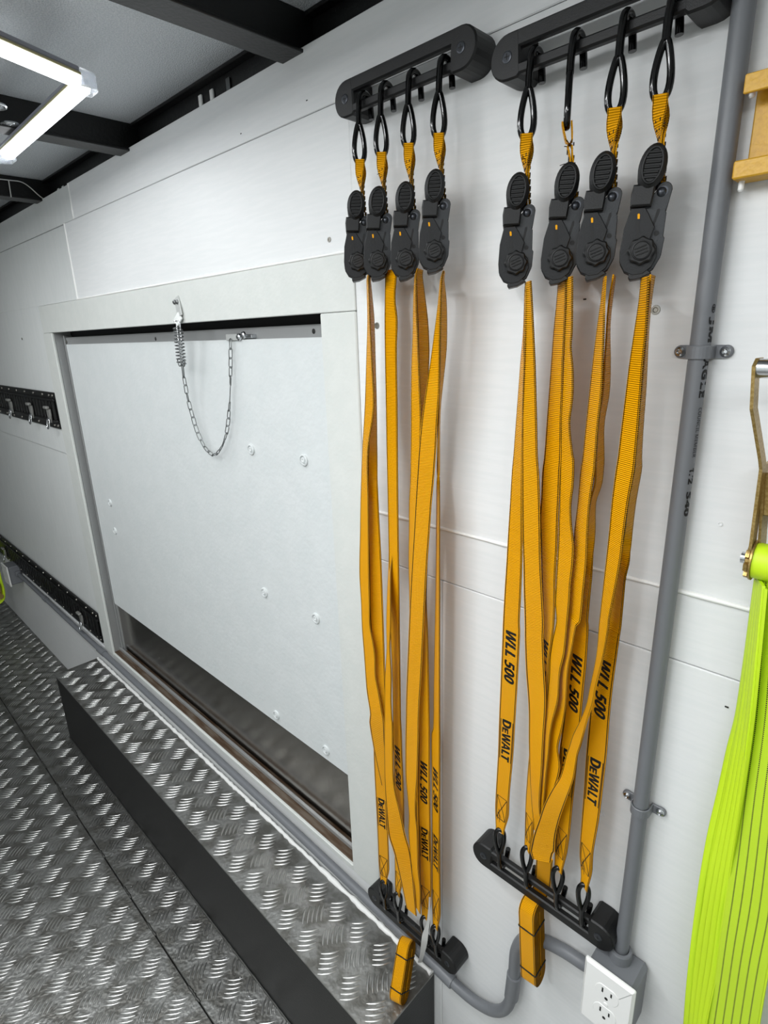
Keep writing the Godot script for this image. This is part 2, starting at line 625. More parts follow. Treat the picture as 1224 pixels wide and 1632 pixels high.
	M.glow.emission_energy_multiplier = 7.5
	M.clear = mat(Color(0.9, 0.92, 0.95, 0.28), 0.08)
	M.clear.transparency = BaseMaterial3D.TRANSPARENCY_ALPHA

# ---------------------------------------------------------------- scene
func _ready() -> void:
	var cam := Camera3D.new()
	cam.name = "camera"
	cam.projection = Camera3D.PROJECTION_PERSPECTIVE
	cam.keep_aspect = Camera3D.KEEP_HEIGHT
	cam.fov = rad_to_deg(2.0 * atan(816.0 / FOCAL))
	cam.near = 0.02
	cam.transform = Transform3D(Basis(RIGHT, -DOWN, -AHEAD).orthonormalized(), EYE)
	add_child(cam)
	cam.current = true
	var env := Environment.new()
	env.background_mode = Environment.BG_COLOR
	env.background_color = Color(0.0, 0.0, 0.0)
	env.tonemap_mode = Environment.TONE_MAPPER_LINEAR
	env.tonemap_exposure = 1.0
	env.sdfgi_enabled = true
	env.ssao_enabled = true
	env.ssil_enabled = true
	var we := WorldEnvironment.new()
	we.environment = env
	add_child(we)
	make_materials()
	build_lamps()
	build_shell()
	build_wall()
	build_floor()
	build_step()
	build_hatch()
	build_tracks()
	build_conduit()
	build_racks()
	build_straps()
	build_right_side()
	build_chain()

# ---------------------------------------------------------------- lamps
const LAMP_Y := 2.022
const LAMP_POWER := 0.355

func lamp(a: Vector2, b: Vector2, label: String, power := 1.0) -> void:
	var pa := Vector3(a.x, LAMP_Y, a.y)
	var pb := Vector3(b.x, LAMP_Y, b.y)
	var t := thing("led_tube_lamp", label, "lamp", (pa + pb) / 2.0, "linked tube lamps under the roof")
	var d := (pb - pa).normalized()
	var fr := Transform3D(Basis(d, Vector3.UP, d.cross(Vector3.UP)), (pa + pb) / 2.0)
	var half := pa.distance_to(pb) / 2.0 - 0.02
	var st := ST()
	box(st, Vector3(-half, 0.012, -0.015), Vector3(half, 0.020, 0.015), 0.002, fr)
	obj("housing", st, M.grey_housing, t)
	st = ST()
	box(st, Vector3(-half, 0.0075, -0.0165), Vector3(half, 0.0118, 0.0165), 0.001, fr)
	obj("gasket", st, M.housing, t, "yellowish rim strip")
	st = ST()
	var prof := []
	for k in 9:
		var an := PI * k / 8.0
		prof.append(Vector2(-cos(an) * 0.0155, -sin(an) * 0.013 + 0.007))
	var fr2 := Transform3D(Basis(fr.basis.z, fr.basis.y, -fr.basis.x), fr.origin)
	prism(st, prof, -half, half, fr2)
	obj("diffuser", st, M.glow, t, "glowing white diffuser")
	for s in [-1.0, 1.0]:
		st = ST()
		box(st, Vector3(s * half, -0.008, -0.0165), Vector3(s * (half + 0.03), 0.020, 0.0165), 0.003, fr)
		obj("connector", st, M.clear, t, "clear plastic end connector")
	var l := AreaLight3D.new()
	l.name = "tube_light"
	l.area_size = Vector2(half * 2.0, 0.03)
	l.light_energy = LAMP_POWER * power
	l.light_color = Color(0.985, 0.995, 1.0)
	l.light_size = 0.03
	l.area_range = 8.0
	l.area_attenuation = 2.0
	l.shadow_enabled = true
	t.add_child(l)
	l.transform = Transform3D(Basis(d, d.cross(Vector3.DOWN), Vector3.UP).orthonormalized(), Vector3(0, -0.0085, 0))

func build_lamps() -> void:
	var A := Vector2(-1.112, 0.222)
	var B := Vector2(-0.935, 0.69)
	var F := Vector2(-1.62, 0.216)
	var E := Vector2(-1.83, 0.69)
	var D := Vector2(-1.62, 1.15)
	var C := Vector2(-1.112, 1.15)
	lamp(A, F, "glowing tube lamp running along the wall under the roof beams", 0.1)
	lamp(A, B, "glowing tube lamp leaving the corner joint away from the wall", 0.24)
	lamp(F, E, "tube lamp of the roof hexagon at its far end by the wall", 0.34)
	lamp(E, D, "tube lamp of the roof hexagon at its far end away from the wall", 0.4)
	lamp(D, C, "tube lamp of the roof hexagon along the aisle", 0.42)
	lamp(C, B, "tube lamp of the roof hexagon nearest the strap racks, aisle side", 0.5)
	var G := Vector2(-0.42, 0.69)
	var H := Vector2(-0.19, 1.15)
	var I := Vector2(-0.42, 1.60)
	var J := Vector2(-0.935, 1.60)
	lamp(B, G, "tube lamp joining the two roof hexagons on the wall side", 1.3)
	lamp(G, H, "tube lamp of the aisle hexagon beside the joining tube", 1.3)
	lamp(H, I, "added tube lamp of the aisle hexagon towards the opposite wall, near end")  # from here to J-C: unseen tubes added to spread light along the wall
	lamp(I, J, "added tube lamp of the aisle hexagon along the opposite wall")
	lamp(J, C, "added tube lamp of the aisle hexagon towards the opposite wall, far end")
	lamp(H, Vector2(0.32, 1.15), "tube lamp leading from the aisle hexagon to the near end of the trailer", 1.25)
	lamp(Vector2(0.32, 1.15), Vector2(0.55, 0.69), "added last tube lamp towards the near end of the trailer", 1.5)  # out of view, added to brighten the near part of the wall
	lamp(E, Vector2(-2.34, 0.69), "added tube lamp leading from the wall hexagon down the trailer")  # this tube and the next are added, unseen, to light the far wall
	lamp(Vector2(-2.34, 0.69), Vector2(-2.57, 1.15), "added last tube lamp down the trailer")
	# round marker lamps set in the underside of the second roof beam
	for q in [[-8.0, 166.0, "farther from"], [17.0, 197.0, "nearer"]]:
		var p := Py(q[0], q[1], 2.047)
		var t := thing("puck_lamp", ("small round clear marker lamp on a roof beam, the one %s the wall" % q[2]), "lamp", p, "round marker lamps on the roof beam")
		var st := ST()
		lathe(st, p, Vector3.DOWN, [Vector2(0.0175, 0), Vector2(0.0195, 0.003), Vector2(0.0175, 0.005), Vector2(0.0155, 0.003), Vector2(0.0155, 0.0)], 28)
		obj("bezel", st, M.zinc, t)
		st = ST()
		lathe(st, p, Vector3.DOWN, [Vector2(0.0, 0.0035), Vector2(0.008, 0.003), Vector2(0.0155, 0.001)], 28, true)
		obj("lens", st, M.clear, t)

# ---------------------------------------------------------------- shell
func sheet(called: String, x0: float, x1: float, y0: float, y1: float, z0: float, z1: float, m: Material, parent: Node3D, bev := 0.0012) -> MeshInstance3D:
	var st := ST()
	box(st, Vector3(x0, y0, z0), Vector3(x1, y1, z1), bev)
	return obj(called, st, m, parent)

const X_FAR := -6.2
const X_NEAR := 1.7
const Z_OPP := 2.05
const ROOF := 2.10

func build_shell() -> void:
	var c := structure("ceiling")
	var xs := [X_FAR, -4.72, -3.43, -2.14, -0.83, 0.47, X_NEAR]
	for i in xs.size() - 1:
		sheet("roof_sheet", xs[i], xs[i + 1], ROOF, ROOF + 0.03, -0.05, Z_OPP, M.roof, c, 0.0004)
	for k in 10:                                     # roof beams, 0.64 m apart
		var x := 1.085 - 0.6435 * k
		var b := thing("roof_beam", ["black steel roof beam crossing above the strap racks", "black steel roof beam running behind the tube lamp corner", "black steel roof beam with a thin white cable clipped to it", "black steel roof beam farther down the trailer"][clampi(k - 3, 0, 3)], "beam", Vector3(x, 2.045, 0.0), "roof beams")
		var st := ST()
		box(st, Vector3(x - 0.027, 2.041, -0.03), Vector3(x + 0.027, 2.046, Z_OPP), 0.001)
		obj("bottom_flange", st, M.black_steel, b)
		st = ST()
		box(st, Vector3(x - 0.020, 2.046, -0.03), Vector3(x + 0.020, ROOF, Z_OPP), 0.001)
		obj("beam_web", st, M.black_steel, b)
	var o := structure("wall_front")
	sheet("wall_sheet", X_FAR, X_NEAR, 0, ROOF, Z_OPP, Z_OPP + 0.04, M.far_wall, o)
	var l := structure("wall_left")
	sheet("wall_sheet", X_FAR - 0.04, X_FAR, 0, ROOF, -0.05, Z_OPP, M.far_wall, l)
	var r := structure("wall_right")
	sheet("wall_sheet", X_NEAR, X_NEAR + 0.04, 0, ROOF, -0.05, Z_OPP, M.far_wall, r)
	# black header rail between the wall sheets and the roof
	var h := structure("trim_2")
	sheet("header_rail", X_FAR, X_NEAR, 1.99, ROOF, -0.05, -0.03, M.black_steel, h)
	sheet("rail_lip", X_FAR, X_NEAR, ROOF - 0.006, ROOF, -0.03, -0.012, M.black_steel, h)
	for q in [[320.0, 157.0], [338.0, 148.0], [364.0, 130.0], [101.0, 300.0], [94.0, 304.0]]:
		var p := P(q[0], q[1], -0.028)
		var st := ST()
		box(st, p + Vector3(-0.006, -0.035, -0.002), p + Vector3(0.006, 0.006, 0.003), 0.002)
		obj("tab", st, M.caulk if q[0] != 364.0 else M.wire, h, "dab of white paint on the black rail")
	# thin cable clipped to the third beam
	var cab := thing("roof_cable", "thin white cable looped along the roof beam", "cable", P(45, 293, 0.02))
	var st2 := ST()
	var xc := 1.085 - 0.6435 * 5 + 0.03
	var cp := []
	for q in [[2.083, 0.16], [2.085, 0.08], [2.085, 0.05], [2.075, 0.03], [2.055, 0.008], [2.045, -0.006]]:
		cp.append(Vector3(xc, q[0], q[1]))
	tube(st2, spline(cp, 5), 0.0016, 6)
	obj("cord", st2, M.film, cab)
	st2 = ST()
	tube(st2, [Vector3(xc, 2.086, 0.082), Vector3(xc, 2.04, 0.084)], 0.0016, 6)
	obj("drop_cord", st2, M.film, cab)

const HX0 := -2.249       # hatch opening
const HX1 := -0.8136
const HY0 := 0.412
const HY1 := 1.6585

func build_wall() -> void:
	var w := structure("wall_back")
	var g := 0.0006
	var top := 2.049
	sheet("plywood_sheet", -1.876 + g, X_NEAR, 1.957 + g, top, -0.018, 0.0, M.wall, w)
	sheet("plywood_sheet", X_FAR, -1.876 - g, 1.957 + g, top - 0.002, -0.018, -0.0015, M.wall_upright, w)
	sheet("plywood_sheet", -1.953, -0.7225, 1.7485, 1.957 - g, -0.018, 0.0, M.wall, w, 0.0006)
	sheet("plywood_sheet", -0.7225, X_NEAR, 1.3213, 1.957 - g, -0.018, 0.0, M.wall, w, 0.0006)
	sheet("plywood_sheet", -0.7225, X_NEAR, 1.2292 + g, 1.3213, -0.018, -0.0012, M.wall, w)
	sheet("plywood_sheet", -0.545, X_NEAR, 0.0, 1.2292 - g, -0.018, -0.001, M.wall, w)
	sheet("plywood_sheet", -0.7225, -0.546, 0.0, 1.2292 - g, -0.018, -0.001, M.wall, w)
	sheet("plywood_sheet", X_FAR, -1.953, 1.7485, 1.957 - g, -0.018, -0.003, M.wall_upright, w)
	sheet("plywood_sheet", X_FAR, -2.343, 1.2235 + g, 1.7485, -0.018, -0.002, M.wall_upright, w, 0.0004)
	sheet("plywood_sheet", X_FAR, -2.343, 0.395, 1.2235 - g, -0.018, -0.0065, M.wall_upright, w)
	sheet("kick_board", X_FAR, -0.7225, 0.0, 0.395 - g, -0.018, -0.001, M.wall, w)
	sheet("outer_skin", X_FAR, X_NEAR, 0.0, ROOF, -0.09, -0.06, M.black_steel, w)
	# beads of caulk in the joints
	var beads := [[Vector3(-1.952, 1.7485, 0.0), Vector3(-1.954, 1.957, 0.0)], [Vector3(-1.952, 1.7485, 0.002), Vector3(-0.7225, 1.7487, 0.002)], [Vector3(-1.874, 1.958, 0.0), Vector3(-1.872, 2.047, 0.0)], [Vector3(-0.70, 1.3208, 0.0005), Vector3(X_NEAR, 1.3212, 0.0005)], [Vector3(-2.3432, 1.235, 0.0), Vector3(-2.3432, 1.215, 0.001)]]
	rng.seed = 21
	for b in beads:
		var st := ST()
		var pts := []
		var rad := []
		var n := maxi(4, int(b[0].distance_to(b[1]) / 0.03))
		for i in n + 1:
			pts.append(b[0].lerp(b[1], float(i) / n) + Vector3(0, 0, rng.randf_range(-0.0004, 0.0004)))
			rad.append(0.0026 + rng.randf_range(-0.0006, 0.0007))
		tube(st, pts, rad, 8)
		obj("caulk_bead", st, M.caulk, w)
	# screw heads and nicks in the paint
	for q in [[525.0, 382.0, 0.0042], [601.0, 519.0, 0.0052], [1045.0, 494.0, 0.0052], [958.0, 1298.0, 0.0035], [1148.0, 835.0, 0.0026], [35.0, 540.0, 0.004], [470.0, 462.0, 0.003]]:
		var p := P(q[0], q[1], 0.0)
		var st := ST()
		lathe(st, p, Vector3(0, 0, 1), [Vector2(q[2], 0), Vector2(q[2] * 0.95, 0.0012), Vector2(q[2] * 0.55, 0.0012), Vector2(q[2] * 0.4, 0.0004), Vector2(0, 0.0004)], 16)
		obj("screw", st, M.screw if q[2] > 0.0036 else M.wall, w, "countersunk screw head in the painted plywood")
	for q in [[489.0, 160.0], [384.0, 213.0], [932.0, 477.0], [1158.0, 1127.0]]:
		var p := P(q[0], q[1], 0.0)
		var st := ST()
		box(st, p + Vector3(-0.002, -0.0008, -0.001), p + Vector3(0.002, 0.0009, 0.0004), 0.0003)
		obj("paint_nick", st, M.soot, w, "dark nick in the white paint")
	# boards round the hatch
	var f := structure("trim_1")
	sheet("board", -2.3345, -0.7225, HY1, 1.747, -0.006, 0.003, M.trim, f)
	sheet("board", HX1, -0.7228, 0.3955, HY1 - 0.0008, -0.006, 0.003, M.trim, f, 0.002)
	sheet("board", -2.343, HX0, 0.3955, HY1 - 0.0008, -0.006, 0.003, M.trim, f, 0.002)
	sheet("board", HX0, HX1, 0.3955, HY0, -0.006, 0.003, M.trim, f, 0.002)

# ---------------------------------------------------------------- hatch
func build_hatch() -> void:
	var h := thing("hatch_door", "white painted hatch door in a metal frame, set in the wall", "hatch door", Vector3(-1.53, HY0, -0.03))
	sheet("metal_skin", HX0 + 0.008, HX1 + 0.02, HY0 + 0.012, 1.6405, -0.050, -0.039, M.steel_panel, h, 0.001)
	sheet("top_angle", HX0 + 0.008, HX1 + 0.02, 1.60, 1.642, -0.0388, -0.0370, M.aluminium, h, 0.0005)
	sheet("plywood_face", -2.214, HX1 + 0.018, 0.636, 1.6185, -0.038, -0.026, M.hatch, h, 0.0008)
	sheet("side_channel", HX0 - 0.004, HX0 + 0.0005, HY0, HY1 + 0.01, -0.058, -0.0065, M.aluminium, h, 0.0005)
	sheet("side_channel", HX0 + 0.006, HX0 + 0.013, HY0, HY1 - 0.01, -0.058, -0.030, M.aluminium, h, 0.001)
	sheet("side_channel", HX0 + 0.019, HX0 + 0.028, HY0, HY1 - 0.02, -0.058, -0.0345, M.aluminium, h, 0.001)
	sheet("side_channel", HX1 - 0.0005, HX1 + 0.004, HY0, HY1 + 0.01, -0.058, -0.0065, M.aluminium, h, 0.0005)
	sheet("sill_lining", HX0, HX1, HY0 - 0.006, HY0 - 0.0005, -0.058, -0.0065, M.track, h, 0.0005)
	sheet("bottom_track", HX0, HX1 + 0.02, HY0 - 0.0002, HY0 + 0.004, -0.06, -0.003, M.track, h, 0.001)
	sheet("track_rail", HX0, HX1 + 0.02, HY0 + 0.004, HY0 + 0.016, -0.030, -0.022, M.aluminium, h, 0.001)
	sheet("cavity_back", HX0, HX1 + 0.02, HY0 - 0.01, HY1 + 0.03, -0.0605, -0.0595, M.slot, h, 0.0001)
	for q in [[401.0, 716.0], [485.0, 733.0], [422.0, 944.0], [504.0, 985.0], [441.0, 1139.0], [520.0, 1195.0], [176.0, 801.0], [184.0, 846.0]]:
		var p := P(q[0], q[1], -0.026)
		var st := ST()
		lathe(st, p, Vector3(0, 0, 1), [Vector2(0.0128, 0), Vector2(0.0124, 0.0034), Vector2(0.0095, 0.0044), Vector2(0.0082, 0.0008), Vector2(0.0066, 0.0008), Vector2(0.0060, 0.0040), Vector2(0.0035, 0.0046), Vector2(0.0022, 0.0038), Vector2(0, 0.0030)], 22)
		obj("washer_screw", st, M.hatch, h, "painted screw with wide washer")
	for q in [[501.0, 528.0, true], [249.0, 540.0, true], [103.0, 561.0, false], [159.5, 877.0, false], [106.0, 545.0, false]]:
		var p := P(q[0], q[1], -0.0385 if q[2] else -0.033)
		var st := ST()
		lathe(st, p, Vector3(0, 0, 1), [Vector2(0.0052, 0), Vector2(0.0048, 0.002), Vector2(0.002, 0.003), Vector2(0, 0.003)], 14)
		obj("bolt", st, M.soot if q[2] else M.screw, h)

# ---------------------------------------------------------------- floor and step
func bar_mesh() -> ArrayMesh:
	var st := ST()
	var n := 8
	soft(st)
	for i in n:
		for k in 4:
			var p := []
			for e in [[i, k], [i + 1, k], [i + 1, k + 1], [i, k + 1]]:
				var t: float = float(e[0]) / n
				var wd := 0.0028 * pow(sin(PI * clampf(t, 0.02, 0.98)), 0.6)
				var an: float = PI * float(e[1]) / 4.0
				var arc := 0.0022 * (1.0 - 4.0 * (t - 0.5) * (t - 0.5))
				p.append(Vector3((t - 0.5) * 0.041, sin(an) * 0.0016 * pow(sin(PI * clampf(t, 0.02, 0.98)), 0.5), cos(an) * wd + arc))
			quad(st, p[0], p[3], p[2], p[1])
	st.generate_normals()
	return st.commit()

func treads(called: String, x0: float, x1: float, z0: float, z1: float, y: float, phase: Vector2, m: Material, parent: Node3D, label: String) -> void:
	var xf: Array[Transform3D] = []
	var sx := 0.0727
	var sz := 0.0935
	var along := [Vector3(0.616, 0, -0.788), Vector3(0.64, 0, 0.768)]
	var i0 := int(floor((x0 - phase.x) / sx)) - 1
	var i1 := int(ceil((x1 - phase.x) / sx)) + 1
	var j0 := int(floor((z0 - phase.y) / sz)) - 1
	var j1 := int(ceil((z1 - phase.y) / sz)) + 1
	for i in range(i0, i1 + 1):
		for j in range(j0, j1 + 1):
			for s in 2:
				var c := Vector3(phase.x + (i + 0.5 * s) * sx, y, phase.y + (j + 0.5 * s) * sz)
				var d: Vector3 = along[s]
				var o: Vector3 = along[1 - s]
				for k in range(-2, 3):
					var p: Vector3 = c + o * (0.0106 * k)
					if p.x - 0.016 < x0 or p.x + 0.016 > x1 or p.z - 0.019 < z0 or p.z + 0.019 > z1: continue
					xf.append(Transform3D(Basis(d, Vector3.UP, d.cross(Vector3.UP)), p - origin_of(parent)))
	var mm := MultiMesh.new()
	mm.transform_format = MultiMesh.TRANSFORM_3D
	mm.mesh = bar_mesh()
	mm.instance_count = xf.size()
	for i in xf.size(): mm.set_instance_transform(i, xf[i])
	var o := MultiMeshInstance3D.new()
	o.multimesh = mm
	o.material_override = m
	o.name = called
	o.set_meta("kind", "stuff")
	o.set_meta("label", label)
	parent.add_child(o, true)

const SEAM_Z := 0.309

func build_floor() -> void:
	var f := structure("floor")
	sheet("tread_plate", X_FAR, X_NEAR, -0.03, 0.0, -0.018, SEAM_Z - 0.0015, M.tread, f, 0.0015)
	sheet("tread_plate", X_FAR, X_NEAR, -0.03, 0.0, SEAM_Z + 0.0015, Z_OPP, M.tread, f, 0.0015)
	sheet("sub_floor", X_FAR, X_NEAR, -0.06, -0.03, -0.018, Z_OPP, M.soot, f)
	treads("tread_bars", -4.8, 0.6, 0.0, SEAM_Z - 0.002, 0.0, Vector2(-1.2014, 0.2300), M.tread_bar, f, "raised five bar tread pattern")
	treads("tread_bars", -4.8, 0.6, SEAM_Z + 0.002, 1.6, 0.0, Vector2(-1.3394, 0.3574), M.tread_bar, f, "raised five bar tread pattern")
	# stitch welds and blobs along the seam
	rng.seed = 5
	var x := -2.6
	while x < -0.4:
		var ln := rng.randf_range(0.015, 0.07)
		var st := ST()
		var pts := []
		var rad := []
		var n := maxi(4, int(ln / 0.006))
		for i in n + 1:
			pts.append(Vector3(x + ln * i / n, 0.0005, SEAM_Z + rng.randf_range(-0.0012, 0.0012)))
			rad.append((0.0030 if i % 2 == 0 else 0.0044) * rng.randf_range(0.7, 1.1) * (0.5 if i == 0 or i == n else 1.0))
		tube(st, pts, rad, 7)
		obj("weld_bead", st, M.weld, f)
		x += ln + rng.randf_range(0.03, 0.22)
	for k in 26:
		var p := Vector3(rng.randf_range(-2.2, -0.7), 0.0, SEAM_Z + rng.randf_range(-0.03, 0.03)) if k < 14 else Vector3(rng.randf_range(-2.2, -0.6), 0.0, 0.19 + rng.randf_range(0.004, 0.03))
		var st := ST()
		var r := rng.randf_range(0.0012, 0.0028)
		lathe(st, p, Vector3.UP, [Vector2(r, 0), Vector2(r * 0.9, r * 0.5), Vector2(r * 0.5, r * 0.9), Vector2(0, r)], 8, true)
		obj("weld_spatter", st, M.zinc, f)

const STEP_Y := 0.309
const STEP_Z := 0.181

func build_step() -> void:
	var s := thing("step_box", "long low step box with tread plate top and black painted sides along the wall", "step", Vector3(-1.5, 0.0, 0.09))
	sheet("front_panel", -2.452, -0.566, 0.0, STEP_Y - 0.004, STEP_Z - 0.012, STEP_Z - 0.004, M.step_paint, s)
	sheet("end_panel", -0.572, -0.565, 0.0, STEP_Y - 0.004, 0.001, STEP_Z - 0.006, M.step_paint, s)
	sheet("end_panel", -2.452, -2.445, 0.0, STEP_Y - 0.004, 0.001, STEP_Z - 0.006, M.step_paint, s)
	sheet("top_plate", -2.455, -0.563, STEP_Y - 0.004, STEP_Y, 0.004, STEP_Z, M.tread, s, 0.0015)
	treads("tread_bars", -2.455, -0.563, 0.006, STEP_Z, STEP_Y, Vector2(-0.9643, 0.0508), M.tread_bar, s, "raised five bar tread pattern")
	rng.seed = 77
	var st := ST()
	var pts := []
	var rad := []
	for i in 161:
		pts.append(Vector3(lerpf(-2.45, -0.566, i / 160.0), STEP_Y + 0.001, 0.0085 + rng.randf_range(-0.0012, 0.0012)))
		rad.append(0.0055 + rng.randf_range(-0.0016, 0.0018))
	tube(st, pts, rad, 8)
	obj("caulk_bead", st, M.caulk, s, "rough white caulk along the back edge")
	# weld line where the front meets the floor
	st = ST()
	pts = []; rad = []
	for i in 141:
		pts.append(Vector3(lerpf(-2.45, -0.566, i / 140.0), 0.002, STEP_Z - 0.002))
		rad.append(0.003 + rng.randf_range(-0.001, 0.001))
	tube(st, pts, rad, 7)
	obj("weld_bead", st, M.weld, s)

# ---------------------------------------------------------------- cargo rails
func build_tracks() -> void:
	for q in [[1.3185, 1.4515, "upper black slotted cargo rail screwed to the white wall", -5.2, [[20.0, 652.0], [52.0, 658.0], [81.0, 666.0]], "silver ring fitting clipped in the upper cargo rail"], [0.421, 0.5535, "lower black slotted cargo rail screwed to the wall above the conduit", -5.2, [[10.0, 886.0], [132.0, 992.0]], "silver ring fitting clipped in the lower cargo rail"]]:
		var x1 := -2.348
		var x0: float = q[3]
		var y0: float = q[0]
		var y1: float = q[1]
		var t := thing("cargo_rail", q[2], "cargo rail", Vector3(x1, y0, 0.0), "slotted cargo rails")
		sheet("back_plate", x0, x1, y0, y1, -0.003, 0.003, M.etrack, t)
		sheet("flange", x0, x1, y1 - 0.022, y1, 0.003, 0.006, M.etrack, t)
		sheet("flange", x0, x1, y0, y0 + 0.022, 0.003, 0.006, M.etrack, t)
		sheet("ridge", x0, x1, y1 - 0.033, y1 - 0.022, 0.003, 0.012, M.etrack, t, 0.003)
		sheet("ridge", x0, x1, y0 + 0.022, y0 + 0.033, 0.003, 0.012, M.etrack, t, 0.003)
		var x := x1 - 0.022
		var k := 0
		while x > x0 + 0.05:
			sheet("slot_rib", x - 0.012, x + 0.012, y0 + 0.033, y1 - 0.033, 0.003, 0.0105, M.etrack, t, 0.002)
			if k % 3 == 0 or k == 1:
				for yy in [y1 - 0.011, y0 + 0.011]:
					var st := ST()
					lathe(st, Vector3(x + 0.006, yy, 0.006), Vector3(0, 0, 1), [Vector2(0.0055, 0), Vector2(0.005, 0.002), Vector2(0.0025, 0.0035), Vector2(0, 0.0035)], 12)
					obj("screw", st, M.screw, t)
			x -= 0.0385
			k += 1
		for i in q[4].size():
			var c: Vector3 = P(q[4][i][0], q[4][i][1], 0.014)
			c.y = clampf(c.y, y0 + 0.05, y1 - 0.055)
			var nth: String = ["third ring fitting", "second ring fitting", "first ring fitting"][i + (3 - q[4].size())]
			var label: String = "silver %s from the hatch in the %s cargo rail" % [nth, "upper" if y0 > 1.0 else "lower"]
			var r := thing("rail_fitting", label, "ring fitting", c, "ring fittings on the " + ("upper" if y0 > 1.0 else "lower") + " cargo rail")
			var st := ST()
			var fr := Transform3D(Basis.IDENTITY, c)
			prism(st, [Vector2(-0.017, 0.022), Vector2(0.017, 0.022), Vector2(0.017, 0.0), Vector2(0.008, -0.028), Vector2(-0.008, -0.028), Vector2(-0.017, 0.0)], 0.0, 0.006, fr, 0.0015)
			obj("body", st, M.fitting, r)
			st = ST()
			box(st, c + Vector3(-0.026, 0.022, 0.0), c + Vector3(0.012, 0.033, 0.014), 0.003)
			obj("latch", st, M.fitting, r)
			st = ST()
			var ring := []
			for n in 20:
				ring.append(c + Vector3(cos(TAU * n / 20) * 0.013, -0.03 + sin(TAU * n / 20) * 0.02, 0.012 - 0.004 * sin(TAU * n / 20)))
			tube(st, ring, 0.0028, 7, true)
			obj("ring", st, M.zinc, r)

# ---------------------------------------------------------------- conduit
func clamp_at(p: Vector3, r: float, parent_label: String, vertical := true) -> void:
	var t := thing("pipe_clamp", parent_label, "clamp", Vector3(p.x, p.y, 0.0), "two hole clamps on the upright conduit")
	var prof := []
	for k in 13:
		var an := PI * k / 12.0
		prof.append(Vector2(cos(an) * (r + 0.0025), p.z + sin(an) * (r + 0.0025)))
	prof.append(Vector2(-r - 0.0025, 0.004)); prof.append(Vector2(-r - 0.012, 0.004)); prof.append(Vector2(-r - 0.012, 0.0004))
	prof.append(Vector2(-r - 0.0002, 0.0004))
	for k in 13:
		var an := PI - PI * k / 12.0
		prof.append(Vector2(cos(an) * (r + 0.0002), p.z + sin(an) * (r + 0.0002)))
	prof.append(Vector2(r + 0.0002, 0.0004)); prof.append(Vector2(r + 0.012, 0.0004)); prof.append(Vector2(r + 0.012, 0.004)); prof.append(Vector2(r + 0.0025, 0.004))
	var fr := Transform3D(Basis(Vector3.RIGHT, Vector3(0, 0, 1), Vector3.UP), p * Vector3(1, 1, 0))
	var st := ST()
	prism(st, prof, -0.0065, 0.0065, fr, 0.0008)
	obj("saddle", st, M.pvc, t)
	for s in [-1.0, 1.0]:
		st = ST()
		lathe(st, Vector3(p.x + s * (r + 0.012), p.y, 0.0004), Vector3(0, 0, 1), [Vector2(0.0066, 0), Vector2(0.0066, 0.0028), Vector2(0.0058, 0.0036), Vector2(0, 0.0036)], 20)
		obj("ear", st, M.pvc, t)
		st = ST()
		lathe(st, Vector3(p.x + s * (r + 0.012), p.y, 0.004), Vector3(0, 0, 1), [Vector2(0.0052, 0), Vector2(0.0048, 0.0022), Vector2(0.0028, 0.0036), Vector2(0.0014, 0.0026), Vector2(0, 0.0026)], 16)
		obj("screw", st, M.zinc, t)

